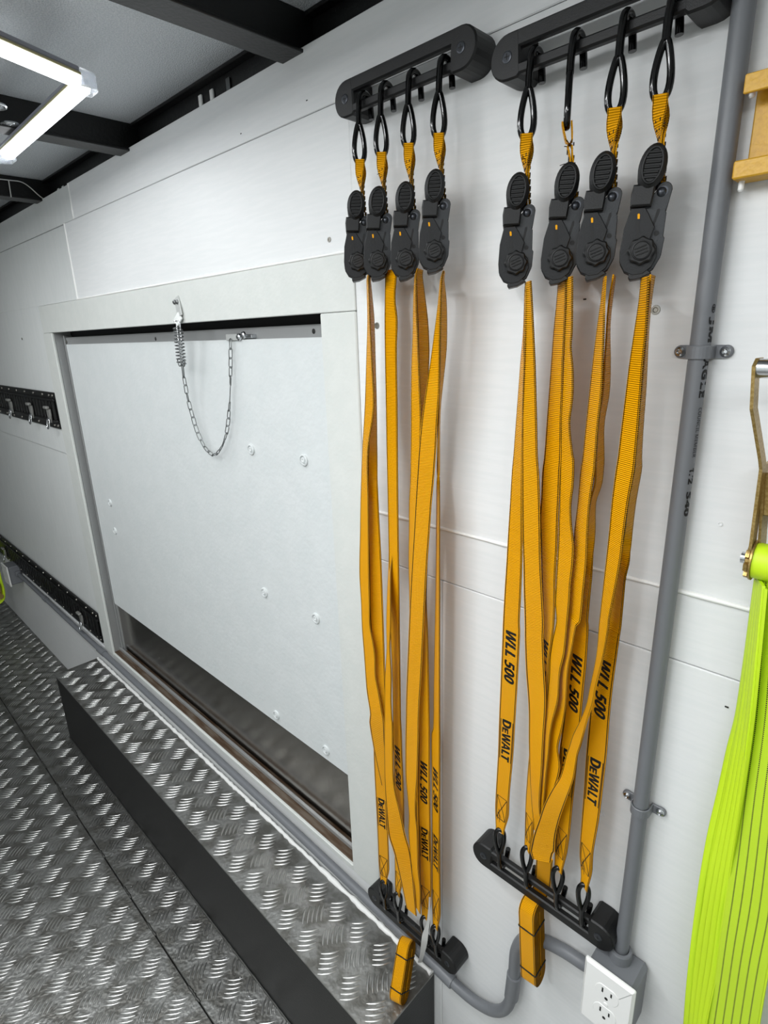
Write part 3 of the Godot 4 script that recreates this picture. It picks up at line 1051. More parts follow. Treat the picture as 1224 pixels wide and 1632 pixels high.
func build_conduit() -> void:
	var r := 0.0098
	var zc := 0.0150
	var x := -0.1945
	var u := thing("upright_conduit", "grey plastic conduit pipe running up the wall with printed lettering", "conduit", Vector3(x, 0.74, zc))
	var st := ST()
	tube(st, [Vector3(x, 0.742, zc + 0.005), Vector3(x, 0.80, zc + 0.001), Vector3(x, 0.9, zc), Vector3(x, 2.06, zc)], r, 28)
	obj("pipe", st, M.pvc, u)
	# print that runs down the side of the pipe
	for q in [["®", 487.0, 500.0, 0.0045, 700], ["JM", 507.0, 545.0, 0.0075, 700], ["EAGLE", 558.0, 632.0, 0.0075, 700], ["COUNCIL MEMBER", 648.0, 727.0, 0.0045, 400], ["1/2", 744.0, 770.0, 0.0065, 700], ["S40", 783.0, 822.0, 0.0065, 700]]:
		var ya := P(1100, q[1], zc).y
		var yb := P(1100, q[2], zc).y
		st = ST()
		flat(st)
		for p in text_tris(q[0], 0.0, q[4]):
			var an: float = deg_to_rad(25.0) - (p.y - 0.5) * q[3] / r * 1.0
			an = deg_to_rad(22.0) - (p.y - 0.5) * q[3] / r
			st.add_vertex(Vector3(x + cos(an) * (r + 0.00035), lerpf(ya, yb, p.x), zc + sin(an) * (r + 0.00035)))
		obj("lettering", st, M.print, u)
	clamp_at(P(1133, 561, zc) * Vector3(0, 1, 0) + Vector3(x, 0, zc), r, "grey two hole clamp on the upright conduit, upper one")
	clamp_at(P(1024, 1290, zc) * Vector3(0, 1, 0) + Vector3(x, 0, zc), r, "grey two hole clamp on the upright conduit, just above the outlet")
	# outlet box
	var bx0 := -0.2265
	var bx1 := -0.1595
	var o := thing("outlet_box", "grey outlet box with white duplex cover plate at the conduit foot", "outlet", Vector3(x, 0.63, 0.0))
	sheet("box", bx0, bx1, 0.635, 0.738, 0.0, 0.060, M.pvc, o, 0.006)
	st = ST()
	lathe(st, Vector3(x, 0.735, 0.021), Vector3.UP, [Vector2(0.0165, 0), Vector2(0.0155, 0.018), Vector2(0.0145, 0.020), Vector2(0.0110, 0.020), Vector2(0.0105, 0.010)], 28)
	obj("hub", st, M.pvc, o)
	st = ST()
	var fr := Transform3D(Basis.IDENTITY, Vector3((bx0 + bx1) / 2.0 + 0.001, 0.6925, 0.060))
	prism(st, rounded(-0.036, -0.058, 0.036, 0.058, 0.003), 0.0, 0.006, fr, 0.0035)
	var pl := obj("cover_plate", st, M.plate, o, "white cover plate")
	for s in [1.0, -1.0]:
		st = ST()
		var face := []
		for k in 36:
			var an := TAU * k / 36
			face.append(Vector2(cos(an) * 0.0172, clampf(sin(an) * 0.0172, -0.0142, 0.0142) + s * 0.0195))
		prism(st, face, 0.004, 0.0068, fr, 0.0008)
		obj("receptacle", st, M.plate, pl)
		for q in [[-0.0063, 0.0045, 0.0011, 0.0042], [0.0063, 0.0045, 0.0011, 0.0034]]:
			st = ST()
			box(st, fr * Vector3(q[0] - q[2], q[1] - q[3] + s * 0.0195, 0.005), fr * Vector3(q[0] + q[2], q[1] + q[3] + s * 0.0195, 0.0072), 0.0001)
			obj("blade_slot", st, M.slot, pl)
		st = ST()
		prism(st, ellipse(0, -0.0075 + s * 0.0195, 0.0024, 0.0024, 14), 0.005, 0.0072, fr)
		obj("ground_hole", st, M.slot, pl)
	st = ST()
	lathe(st, fr * Vector3(0, 0, 0.006), Vector3(0, 0, 1), [Vector2(0.0035, 0), Vector2(0.003, 0.0014), Vector2(0, 0.0018)], 14)
	obj("screw", st, M.plate, pl)
	# run along the wall, S-bend up to the box
	var h := thing("wall_conduit", "grey plastic conduit running along the wall above the step with an S bend", "conduit", P(560, 1402, zc))
	var pts := [Vector3(-3.55, 0.405, 0.018), Vector3(-2.4, 0.392, 0.018), Vector3(-1.6, 0.385, 0.018), Vector3(-1.0, 0.378, 0.018)]
	var px := [[679.0, 1523.7], [705.0, 1549.0], [731.0, 1574.0], [758.0, 1596.0], [785.0, 1610.0], [805.0, 1607.0], [815.5, 1586.0], [819.0, 1552.0], [823.0, 1514.0], [838.0, 1495.0], [868.0, 1500.0], [900.0, 1516.0], [931.0, 1536.0], [948.0, 1543.0]]
	for q in px: pts.append(P(q[0], q[1], 0.018))
	st = ST()
	tube(st, spline(pts, 8), 0.0103, 20)
	obj("pipe", st, M.pvc, h)
	for q in [[Vector3(-2.31, 0.3915, 0.018), Vector3(-2.37, 0.392, 0.018)], [Vector3(-3.05, 0.3995, 0.018), Vector3(-3.09, 0.400, 0.018)], [P(697, 1541, 0.018), P(722, 1566, 0.018)], [P(815, 1588, 0.018), P(819.5, 1553, 0.018)]]:
		st = ST()
		tube(st, [q[0], q[1]], 0.0128, 22)
		obj("coupling", st, M.pvc, h)
	# box at the far end of the run
	var b2 := thing("far_outlet_box", "grey outlet box with white plate under the lower cargo rail", "outlet", Vector3(-3.62, 0.35, 0.0))
	sheet("box", -3.66, -3.55, 0.345, 0.45, 0.0, 0.06, M.pvc, b2, 0.005)
	sheet("cover_plate", -3.664, -3.546, 0.338, 0.455, 0.06, 0.067, M.plate, b2, 0.002)
	sheet("hub", -3.56, -3.53, 0.392, 0.42, 0.005, 0.033, M.pvc, b2, 0.005)

# ---------------------------------------------------------------- racks
const RACKS := [[-0.5856, 1.9367, 1.0], [-0.3205, 1.9086, 1.0], [-0.6009, 0.438, -1.0], [-0.3226, 0.770, -1.0]]
const HALF := 0.1007

func build_racks() -> void:
	var labels := ["black plastic strap rack holding the upper hooks of the straps beside the hatch", "black plastic strap rack holding the upper hooks of the straps beside the upright conduit", "black plastic strap rack holding the lower hooks of the straps, just above the step", "black plastic strap rack holding the lower hooks of the straps beside the outlet"]
	for i in 4:
		var q: Array = RACKS[i]
		var t := thing("strap_rack", labels[i], "rack", Vector3(q[0], q[1], 0.0), "strap racks screwed to the wall")
		var fl: float = q[2]
		for s in [-1.0, 1.0]:
			var st := ST()
			var poly := []
			for k in 13:
				var an := deg_to_rad(-90.0 + 180.0 * k / 12.0)
				poly.append(Vector2(s * (HALF + 0.0225 * cos(an)), 0.0225 * sin(an)))
			poly.append(Vector2(s * (HALF - 0.012), 0.0225))
			poly.append(Vector2(s * (HALF - 0.015), 0.019))
			poly.append(Vector2(s * (HALF - 0.017), -0.019))
			poly.append(Vector2(s * (HALF - 0.013), -0.0225))
			prism(st, poly, 0.0, 0.040, Transform3D(Basis.IDENTITY.scaled(Vector3(1, fl, 1)), Vector3(q[0], q[1], 0)), 0.002)
			obj("end_block", st, M.plastic, t)
			st = ST()
			var sp := Vector3(q[0] + s * HALF, q[1], 0.0396)
			lathe(st, sp, Vector3(0, 0, 1), [Vector2(0.0062, 0), Vector2(0.0060, 0.0010), Vector2(0.0045, 0.0014), Vector2(0, 0.0014)], 20)
			var sc := obj("screw", st, M.rivet, t)
			st = ST()
			box(st, sp + Vector3(-0.003, -0.0006, 0.0012), sp + Vector3(0.003, 0.0006, 0.0016), 0.0001)
			box(st, sp + Vector3(-0.0006, -0.003, 0.0012), sp + Vector3(0.0006, 0.003, 0.0016), 0.0001)
			obj("cross_recess", st, M.slot, sc)
		for b in [[0.0060, 0.0225, "wide_bar"], [-0.0195, -0.0085, "hook_bar"]]:
			var st := ST()
			var ya: float = q[1] + fl * b[0]
			var yb: float = q[1] + fl * b[1]
			box(st, Vector3(q[0] - HALF + 0.01, minf(ya, yb), 0.0295), Vector3(q[0] + HALF - 0.01, maxf(ya, yb), 0.0398), 0.002)
			obj(b[2], st, M.plastic, t)

# vinyl coated wire hook: open end over the rack bar, closed eye for the webbing
func hook(called: String, x: float, rack: int, parent: Node3D, face: float, lean := 0.0) -> Vector3:
	var q: Array = RACKS[rack]
	var fl: float = q[2]
	var yb: float = q[1] - fl * 0.0140
	var zb := 0.0347
	var st := ST()
	var c := Vector3(x, yb, zb)
	var pts := [c + Vector3(0.003, -0.0165 * fl, -0.0105), c + Vector3(0.002, -0.006 * fl, -0.0108)]
	for k in 7:
		var an := PI - PI * k / 6.0
		pts.append(c + Vector3(0.001, 0.0 + sin(an) * 0.0118 * fl + 0.001 * fl, cos(an) * 0.0110))
	pts.append(c + Vector3(0.0, -0.014 * fl, 0.0115))
	pts.append(c + Vector3(lean * 0.4, -0.026 * fl, 0.0120))
	tube(st, spline(pts, 4), 0.0040, 10)
	var e := Vector3(cos(face), 0, -sin(face))
	var n0 := c + Vector3(lean * 0.4, -0.025 * fl, 0.0120)
	var low := Vector3(lean, -0.073 * fl, 0.0125)
	var loop := []
	for k in 28:
		var t := float(k) / 28.0
		var an := TAU * t
		var d := 0.5 - 0.5 * cos(an)                     # 0 at the neck, 1 at the far end
		var wd := 0.0088 * sin(an) * (0.45 + 0.62 * d) if d > 0.01 else 0.0
		loop.append(n0.lerp(c + low, d) + e * wd)
	tube(st, loop, 0.0036, 9, true)
	obj(called, st, M.coated, parent)
	return c + low

# ---------------------------------------------------------------- ratchet
const K := 0.000187

func pk(a: Array) -> Array:
	var o := []
	for i in range(0, a.size(), 2): o.append(Vector2(a[i], a[i + 1]) * K)
	return o

func ratchet(at: Vector3, turn: float, roll: float, parent: Node3D) -> Dictionary:
	var zl := Vector3(sin(turn), 0, cos(turn))
	var xl := Vector3(cos(turn), 0, -sin(turn))
	var b := Basis(xl, Vector3.UP, zl).rotated(zl, roll)
	var fr := Transform3D(b, at)
	var t := parent
	var st := ST()
	# handle with its soft grip
	prism(st, ellipse(4 * K, 388 * K, 66 * K, 104 * K, 30, -0.13), -0.024, 0.006, fr, 0.0035)
	var grip := obj("grip", st, M.rubber, t)
	st = ST()
	var ring := []
	for p in ellipse(4 * K, 390 * K, 45 * K, 80 * K, 30, -0.13): ring.append(fr * Vector3(p.x, p.y, 0.0062))
	tube(st, ring, 0.0013, 7, true)
	for k in 6:
		var y := (338 + k * 22) * K
		box(st, Vector3(-34 * K + (y - 388 * K) * 0.13, y - 0.0012, 0.005), Vector3(40 * K + (y - 388 * K) * 0.13, y + 0.0010, 0.0074), 0.0006, fr)
	obj("grip_ridges", st, M.rubber, grip)
	st = ST()
	prism(st, pk([-74, 312, 30, 312, 27, 262, 20, 210, -80, 212, -82, 270]), -0.022, 0.0035, fr, 0.0015)
	obj("handle_neck", st, M.plastic, t)
	for z in [0.0, -0.0255]:
		st = ST()
		prism(st, pk([-73, 206, -6, 206, 14, 176, 50, 112, 36, 62, 72, 20, 78, -30, 58, -80, 18, -112, -30, -118, -76, -96, -102, -52, -106, 0, -98, 110]), z - 0.0022, z, fr, 0.0006)
		obj("handle_plate", st, M.dark_steel, t)
		st = ST()
		var pl := [98, 205, 92, 190, 97, 178, 97, 70, 104, 60, 98, -24, 70, -84, 30, -118, 10, -126, -20, -104, -70, 0, -50, 110, -20, 205, 6, 250, 38, 285]
		var up := []
		for k in 9:
			var an := deg_to_rad(180.0 - 180.0 * k / 8.0)
			up.append(74 + 37 * cos(an)); up.append(286 + 37 * sin(an))
		prism(st, pk(up + pl), z - 0.0062 + (0.0 if z == 0.0 else 0.008), z - 0.0040 + (0.0 if z == 0.0 else 0.008), fr, 0.0006)
		obj("frame_plate", st, M.grey_steel, t)
	st = ST()
	prism(st, pk([-42, 178, -32, 184, -26, 176, -20, 64, -30, 62]), -0.001, 0.00025, fr)
	obj("plate_slot", st, M.slot, t)
	st = ST()
	prism(st, pk([-40, 176, -33, 180, -28, 174, -27, 154, -37, 154]), -0.001, 0.00045, fr)
	obj("webbing_glimpse", st, M.webbing, t)
	st = ST()
	prism(st, pk([52, 196, 62, 200, 64, 186, 40, 96, 28, 92]), -0.0050, -0.0037, fr)
	prism(st, ellipse(62 * K, 84 * K, 13 * K, 13 * K, 14), -0.0050, -0.0037, fr)
	obj("frame_slot", st, M.slot, t)
	st = ST()
	lathe(st, fr * Vector3(62 * K, 276 * K, -0.0042), zl, [Vector2(24 * K, 0), Vector2(22 * K, 0.0012), Vector2(12 * K, 0.0024), Vector2(0, 0.0027)], 18, true)
	obj("rivet", st, M.rivet, t)
	# hub
	st = ST()
	var lob := []
	for k in 48:
		var an := TAU * k / 48
		var r := (66.0 + 4.5 * cos(an * 8.0)) * K
		lob.append(Vector2(cos(an) * r, sin(an) * r))
	prism(st, lob, 0.0, 0.0055, fr, 0.0015)
	var hub := obj("hub_knob", st, M.rubber, t)
	st = ST()
	lathe(st, fr * Vector3(0, 0, 0.0055), zl, [Vector2(49 * K, 0), Vector2(47 * K, 0.0016), Vector2(43 * K, 0.0018), Vector2(40 * K, 0.0010), Vector2(0, 0.0010)], 26)
	for k in 3:
		box(st, Vector3(-30 * K, (-16 + k * 16) * K - 0.0005, 0.006), Vector3(30 * K, (-16 + k * 16) * K + 0.0005, 0.0072), 0.0003, Transform3D(b.rotated(zl, 0.35), at))
	obj("hub_cap", st, M.plastic, hub)
	st = ST()
	prism(st, pk([-46, -100, 40, -92, 62, -108, 10, -134, -40, -142, -50, -128]), -0.0255, -0.0005, fr, 0.0006)
	obj("pawl", st, M.plastic, t)
	st = ST()
	lathe(st, fr * Vector3(-0.002, 0, -0.0215), zl, [Vector2(0, 0), Vector2(92 * K, 0), Vector2(92 * K, 0.0135), Vector2(0, 0.0135)], 24)
	obj("wound_webbing", st, M.webbing, t, "yellow webbing wound in the ratchet")
	st = ST()
	lathe(st, fr * Vector3(70 * K, 280 * K, -0.0255), zl, [Vector2(0, 0), Vector2(0.0042, 0), Vector2(0.0042, 0.022), Vector2(0, 0.022)], 14)
	obj("anchor_pin", st, M.rivet, t)
	return {"pin": fr * Vector3(70 * K, 280 * K, -0.0160), "out": fr * Vector3(40 * K, -90 * K, -0.0145), "axle": zl}

# short webbing from hook eye to ratchet pin: two layers that turn edge-on
func anchor(eye: Vector3, pin: Vector3, face: float, axle: Vector3, parent: Node3D, seed_: int) -> void:
	rng.seed = seed_
	var e := Vector3(cos(face), 0, -sin(face))
	for s in [-1.0, 1.0]:
		var L := []
		var R := []
		for i in 15:
			var t := i / 14.0
			var d := e.slerp(axle, smoothstep(0.0, 0.5, t)).normalized()
			var w := lerpf(0.0130, lerpf(WEB, 0.0165, smoothstep(0.6, 0.9, t)), smoothstep(0.25, 0.6, t))
			var n := d.cross(Vector3.UP).normalized()
			var gap := lerpf(0.0046, 0.0012, smoothstep(0.0, 0.45, t))
			var c: Vector3 = eye.lerp(pin, t) + n * s * gap + Vector3(0, 0.004 * (1.0 - t), 0)
			L.append(c - d * w / 2.0); R.append(c + d * w / 2.0)
		var rb := ribbon("anchor_webbing", {"L": L, "R": R}, M.webbing, parent)
		if s > 0:
			var st := ST()
			var ed := {"L": L, "R": R}
			for k in 8:
				var y := lerpf(eye.y - 0.016, pin.y + 0.012, k / 7.0)
				for a in [0.3, 0.7]:
					for off in [0.0012, -0.0040]:
						box(st, on_web(ed, a, y, off) - Vector3(0.0005, 0.0016, 0.0005), on_web(ed, a, y, off) + Vector3(0.0005, 0.0016, 0.0005), 0.0001)
			obj("stitching", st, M.thread, rb)
	# loose ends of thread and the cut end of the webbing
	var st2 := ST()
	for k in 3:
		var p := eye.lerp(pin, 0.30 + 0.18 * k)
		var q := p + Vector3(rng.randf_range(-0.012, 0.012), rng.randf_range(-0.004, 0.003), rng.randf_range(0.004, 0.014))
		tube(st2, spline([p, p.lerp(q, 0.5) + Vector3(0, 0.002, 0), q], 3), 0.00045, 5)
	obj("loose_thread", st2, M.thread, parent)

func stitch_box(e: Dictionary, v0: float, v1: float, parent: Node3D) -> void:
	var y0 := web_y(e, v0)
	var y1 := web_y(e, v1)
	var st := ST()
	flat(st)
	var seg := [[0.14, 0, 0.86, 0], [0.14, 1, 0.86, 1], [0.14, 0, 0.14, 1], [0.86, 0, 0.86, 1], [0.14, 0, 0.86, 1], [0.86, 0, 0.14, 1], [0.3, 0.62, 0.42, 1.15], [0.26, 0.75, 0.2, 1.1], [0.33, 0.8, 0.5, 0.95]]
	for s in seg:
		var a := Vector2(s[0], s[1])
		var b := Vector2(s[2], s[3])
		var n := (b - a) * Vector2(WEB, absf(y1 - y0))
		n = n.normalized().orthogonal() * 0.00055
		var k := Vector2(n.x / WEB, n.y / absf(y1 - y0))
		for i in 4:
			var p := a.lerp(b, i / 4.0)
			var q := a.lerp(b, (i + 1) / 4.0)
			var c := []
			for r in [p - k, p + k, q + k, q - k]: c.append(on_web(e, r.x, lerpf(y0, y1, r.y)))
			quad(st, c[0], c[1], c[2], c[3])
	obj("stitching", st, M.thread, parent, "dark box stitching")

func wordmark(e: Dictionary, v0: float, v1: float, parent: Node3D) -> void:
	var y0 := web_y(e, v0)
	var y1 := web_y(e, v1)
	var st := ST()
	flat(st)
	for w in [["D", 0.0, 0.175, 0.24, 0.78], ["E", 0.195, 0.31, 0.24, 0.62], ["WALT", 0.325, 1.0, 0.24, 0.78]]:
		for p in text_tris(w[0]):
			st.add_vertex(on_web(e, lerpf(w[3], w[4], p.y), lerpf(y0, y1, lerpf(w[1], w[2], p.x))))
	for q in [[0.11, 0.15], [0.87, 0.91]]:
		for i in 4:
			var ya := lerpf(y0, y1, i / 4.0)
			var yb := lerpf(y0, y1, (i + 1) / 4.0)
			quad(st, on_web(e, q[0], ya), on_web(e, q[1], ya), on_web(e, q[1], yb), on_web(e, q[0], yb))
	obj("lettering", st, M.print, parent)

# flattened roll of spare webbing with two rubber bands
func coil(top: Vector3, low: Vector3, w: Vector3, parent: Node3D, turns := 5) -> void:
	var d := (low - top).normalized()
	var n := w.cross(d).normalized()
	w = d.cross(n).normalized()
	var c := (top + low) / 2.0
	var hl := top.distance_to(low) / 2.0
	var L := []
	var R := []
	var steps := turns * 20
	for i in steps + 1:
		var f := float(i) / 20.0
		var t := 0.0024 + 0.0019 * f
		var ph := fposmod(f, 1.0)
		var reach := hl - 0.0019 * (turns - f) - t
		var p: Vector3
		if ph < 0.4: p = d * (-reach - t * sin(PI * ph / 0.4)) + n * (t * cos(PI * ph / 0.4))
		elif ph < 0.5: p = d * lerpf(-reach, reach, (ph - 0.4) / 0.1) - n * t
		elif ph < 0.9: p = d * (reach + t * sin(PI * (ph - 0.5) / 0.4)) - n * (t * cos(PI * (ph - 0.5) / 0.4))
		else: p = d * lerpf(reach, -reach, (ph - 0.9) / 0.1) + n * t
		L.append(c + p - w * WEB / 2.0); R.append(c + p + w * WEB / 2.0)
	var rb := ribbon("webbing_coil", {"L": L, "R": R}, M.webbing, parent)
	rb.set_meta("label", "flattened roll of spare yellow webbing")
	var tt := 0.0024 + 0.0019 * turns + 0.0006
	for q in [-0.28, 0.36]:
		var st := ST()
		var loop := []
		for p in rounded(-WEB / 2.0 - 0.0006, -tt, WEB / 2.0 + 0.0006, tt, 0.002, 3):
			loop.append(c + d * (q * hl * 2.0 * 0.8 + p.x * 0.12) + w * p.x + n * p.y)
		tube(st, loop, 0.0011, 6, true)
		obj("rubber_band", st, M.band, rb)

# ---------------------------------------------------------------- the eight straps
func build_straps() -> void:
	var spec := [
		# upper rack, lower rack, neck pixel, ratchet hub pixel, lower eye pixel, eye turn, roll, hub z
		{"up": 0, "lo": 2, "neck": [572, 191], "hub": [570, 417], "eye": [613, 1407], "roll": 0.0, "z": 0.060, "ord": "first from the hatch"},
		{"up": 0, "lo": 2, "neck": [607, 176], "hub": [602, 415], "eye": [634, 1429], "roll": -0.02, "z": 0.062, "ord": "second from the hatch"},
		{"up": 0, "lo": 2, "neck": [651, 160], "hub": [646, 413], "eye": [673, 1472], "roll": 0.0, "z": 0.064, "ord": "third from the hatch"},
		{"up": 0, "lo": 2, "neck": [700, 144], "hub": [692, 400], "eye": [694, 1478], "roll": 0.0, "z": 0.064, "ord": "fourth from the hatch"},
		{"up": 1, "lo": 3, "neck": [843, 137], "hub": [822, 419], "eye": [800, 1332], "roll": 0.02, "z": 0.062, "ord": "fourth from the conduit"},
		{"up": 1, "lo": 3, "neck": [910, 95], "hub": [892, 412], "eye": [841, 1362], "roll": -0.03, "z": 0.060, "ord": "third from the conduit", "edge": true},
		{"up": 1, "lo": 3, "neck": [987, 89], "hub": [950, 403], "eye": [891, 1391], "roll": 0.0, "z": 0.062, "ord": "second from the conduit"},
		{"up": 1, "lo": 3, "neck": [1062, 62], "hub": [1022, 400], "eye": [932, 1421], "roll": -0.03, "z": 0.062, "ord": "first from the conduit"}]
	var where := ["on the racks beside the hatch", "on the racks beside the upright conduit"]
	var z1 := 0.044
	var z2 := 0.056
	# webbing edges measured on the photograph: long printed layer, then the tail
	var webs := [
		[["A", [30, 207, 216], [150, 207, 228], [300, 213, 241], [600, 214, 250], [900, 212, 258], [1200, 200, 262], [1546, 200, 270], "B", [400, 208, 290], [800, 215, 305], [1050, 235, 312], [1250, 250, 318], "C", [50, 188, 262], [200, 190, 256], [400, 200, 259], [600, 210, 266], [800, 218, 272], [880, 226, 272]],
		 ["A", [20, 192, 203], [150, 195, 209], [300, 198, 213], [600, 190, 228], [900, 180, 240], [1200, 163, 200], [1546, 151, 203], "B", [200, 148, 205], [480, 143, 208], [700, 155, 213], [850, 160, 215], [950, 167, 235], [1050, 175, 250], [1200, 185, 255], [1300, 193, 275], [1450, 215, 300], "C", [0, 165, 245], [150, 190, 252, 0.050], [300, 222, 278, 0.044], [450, 255, 315, 0.036], [600, 285, 350, 0.032], [800, 325, 385, 0.030], [950, 360, 410, 0.030]]],
		[["A", [0, 320, 395], [150, 318, 385], [300, 316, 400], [500, 318, 395], [900, 325, 400], [1200, 330, 402], [1546, 338, 405], "B", [400, 345, 410], [800, 352, 415], [1200, 368, 420], [1500, 372, 424], "C", [60, 292, 338], [200, 298, 342], [400, 300, 350], [600, 302, 352], [800, 304, 346], [950, 306, 340]],
		 ["A", [30, 333, 383, 0.036], [600, 332, 384, 0.036], [1200, 340, 392, 0.036], "B", [100, 345, 390, 0.036], [380, 344, 368, 0.037], [480, 340, 356, 0.042], [600, 334, 355, 0.050], [850, 328, 355], [1000, 330, 350], [1200, 318, 360], [1350, 316, 358], [1500, 314, 365], "C", [0, 247, 290], [200, 247, 293], [350, 250, 300], [500, 258, 335], [620, 270, 362], [700, 296, 385], [850, 333, 403], [1000, 366, 415], [1050, 378, 420]]],
		[["A", [0, 528, 570], [150, 530, 590], [300, 535, 608], [500, 540, 618], [600, 542, 615], [800, 545, 610], [1200, 552, 612], [1546, 558, 612], "B", [300, 560, 608], [660, 560, 598], [900, 558, 608], [1200, 550, 615], [1500, 545, 620], "C", [60, 432, 490], [400, 428, 492], [600, 432, 495], [900, 440, 500], [1080, 448, 492]],
		 ["A", [10, 519, 530], [200, 512, 530], [400, 508, 540], [600, 500, 548], [800, 497, 556], [1000, 497, 562], [1200, 495, 556], [1400, 492, 545], [1546, 484, 535, 0.052], "B", [200, 483, 530, 0.048], [400, 480, 520, 0.044], [600, 484, 520, 0.040], [800, 487, 520, 0.037], [1100, 490, 545, 0.034], "C", [0, 400, 455, 0.032], [400, 415, 470, 0.032], [800, 425, 478, 0.032], [1000, 430, 478, 0.034]]],
		[["A", [20, 706, 718], [150, 697, 733], [300, 693, 738], [500, 690, 735], [700, 688, 715], [900, 683, 695], [1100, 678, 690], [1546, 670, 690], "B", [500, 666, 690], [1000, 657, 690], [1300, 652, 690], [1550, 648, 690], "C", [60, 502, 545], [400, 505, 545], [800, 505, 545], [1000, 505, 548], [1110, 510, 546]],
		 ["A", [20, 697, 704], [200, 680, 697], [400, 655, 693], [600, 628, 690], [800, 597, 688], [1000, 568, 675], [1200, 548, 665], [1400, 535, 650], [1546, 526, 636], "B", [200, 515, 622], [400, 503, 607], [600, 492, 595], [800, 483, 585], [1000, 475, 575], [1200, 467, 565], [1350, 462, 555], [1500, 460, 548], "C", [60, 361, 432], [150, 360, 430], [300, 362, 425], [400, 372, 418], [500, 380, 415], [600, 378, 425], [800, 395, 430], [900, 408, 440], [1040, 400, 440]]],
		[["D", [120, 232, 244], [400, 222, 236], [600, 205, 230], [800, 190, 222], [1000, 175, 219], [1224, 158, 215], "E", [200, 150, 215], [400, 138, 213], [600, 125, 213], [800, 113, 212], [1000, 100, 205], [1200, 89, 196], "F", [250, 235, 340], [500, 225, 328], [800, 213, 310], [1000, 207, 298], [1250, 193, 275], [1400, 187, 270], [1480, 190, 262]],
		 ["D", [70, 235, 270], [200, 230, 278], [400, 225, 288], [600, 222, 297], [800, 218, 303], [1000, 217, 308], [1224, 215, 313], "E", [200, 215, 320], [400, 215, 328], [600, 217, 332], [800, 222, 335], [1000, 225, 345], [1200, 231, 354], "F", [300, 370, 482], [500, 378, 490], [650, 390, 498], [760, 395, 495], [900, 395, 485], [1100, 400, 475], [1300, 412, 460], [1400, 420, 468], [1500, 424, 490], [1560, 428, 505]]],
		[["D", [70, 450, 497], [200, 440, 497], [400, 420, 490], [600, 405, 480], [800, 390, 475], [1000, 375, 468], [1224, 358, 465], "E", [200, 347, 460], [400, 337, 452], [500, 330, 447], [700, 338, 440], [900, 344, 428], [1200, 350, 420], "F", [400, 455, 522], [600, 440, 512], [800, 420, 495], [1000, 398, 470], [1200, 382, 446], [1300, 376, 438], [1480, 371, 420], [1560, 371, 415]],
		 ["D", [40, 500, 540], [200, 497, 540], [400, 490, 538], [500, 487, 530], [600, 483, 540], [700, 480, 545], [850, 475, 540], [1000, 470, 522], [1224, 466, 545], "E", [130, 465, 550], [300, 462, 545], [420, 460, 530], [550, 455, 533], [680, 450, 548], [800, 443, 545], [950, 435, 528], [1060, 430, 522], [1180, 438, 510], "F", [300, 540, 620], [400, 525, 610], [500, 522, 585], [680, 505, 572], [800, 490, 540], [880, 480, 525], [1000, 475, 515], [1130, 462, 500], [1250, 447, 490], [1400, 430, 480], [1560, 424, 500]]],
		[["D", [30, 806, 820], [200, 778, 798], [300, 768, 787], [400, 762, 782], [600, 748, 785], [800, 735, 778], [1000, 705, 745], [1224, 690, 745], "E", [150, 690, 745], [300, 683, 728], [400, 655, 692], [600, 632, 687], [800, 610, 672], [900, 590, 665], [1000, 560, 655], [1200, 542, 639], "F", [200, 665, 757], [380, 645, 748], [500, 630, 738], [700, 618, 718], [850, 600, 705], [950, 585, 695], [1100, 575, 682], [1300, 565, 660], [1500, 556, 640], [1640, 550, 620]],
		 ["D", [40, 745, 758], [200, 728, 750], [400, 700, 745], [600, 675, 738], [800, 653, 730], [1000, 632, 708], [1224, 608, 690], "E", [200, 595, 685], [400, 578, 655], [600, 555, 640], [800, 540, 632], [1000, 520, 612], [1200, 508, 590], "F", [200, 622, 690], [350, 612, 660], [420, 590, 645], [500, 575, 632], [680, 570, 622], [800, 522, 605], [880, 503, 590], [960, 498, 570], [1090, 487, 585], [1230, 455, 545], [1350, 445, 500], [1450, 435, 500], [1570, 428, 510]]],
		[["D", [30, 1047, 1077], [200, 1035, 1052], [400, 1020, 1034], [600, 1003, 1025], [800, 985, 1015], [1000, 960, 1000], [1224, 945, 988], "E", [180, 942, 990], [400, 900, 952], [600, 875, 928], [800, 845, 910], [900, 825, 885], [1000, 800, 875], [1200, 772, 857], "F", [200, 850, 958], [400, 810, 930], [600, 780, 903], [780, 765, 885], [1000, 745, 868], [1200, 732, 845], [1400, 718, 820], [1600, 705, 785], "G", [700, 700, 770], [820, 704, 758]],
		 ["D", [40, 990, 1035], [200, 975, 1030], [400, 945, 1020], [600, 915, 1000], [800, 890, 985], [1000, 865, 970], [1224, 838, 950], "E", [200, 825, 942], [400, 800, 905], [600, 782, 877], [800, 760, 852], [1000, 738, 815], [1200, 716, 775], "F", [200, 825, 885], [400, 808, 850], [600, 768, 800], [700, 748, 782], [800, 708, 748], [870, 670, 730], [960, 640, 707], [1000, 625, 692], [1100, 600, 677], [1150, 580, 668], [1200, 545, 652], [1300, 490, 615], [1400, 455, 580], [1500, 420, 557], [1600, 400, 550], "G", [600, 400, 535], [660, 420, 522]]]]
	var texts := [
		[[], [1271.0, 1318.0], [1366.0, 1396.0]], [[1188.0, 1256.0], [], [1392.0, 1424.0]], [[1215.0, 1277.0], [1321.0, 1370.0], [1415.0, 1446.0]], [[1224.0, 1292.0], [1333.0, 1386.0], [1425.0, 1460.0]],
		[[1004.0, 1089.0], [1148.0, 1212.0], [1273.0, 1308.0]], [[1021.0, 1095.0], [], [1300.0, 1336.0]], [[1041.0, 1131.0], [1194.0, 1262.0], [1324.0, 1362.0]], [[1051.0, 1145.0], [1210.6, 1281.0], [1352.0, 1390.0]]]
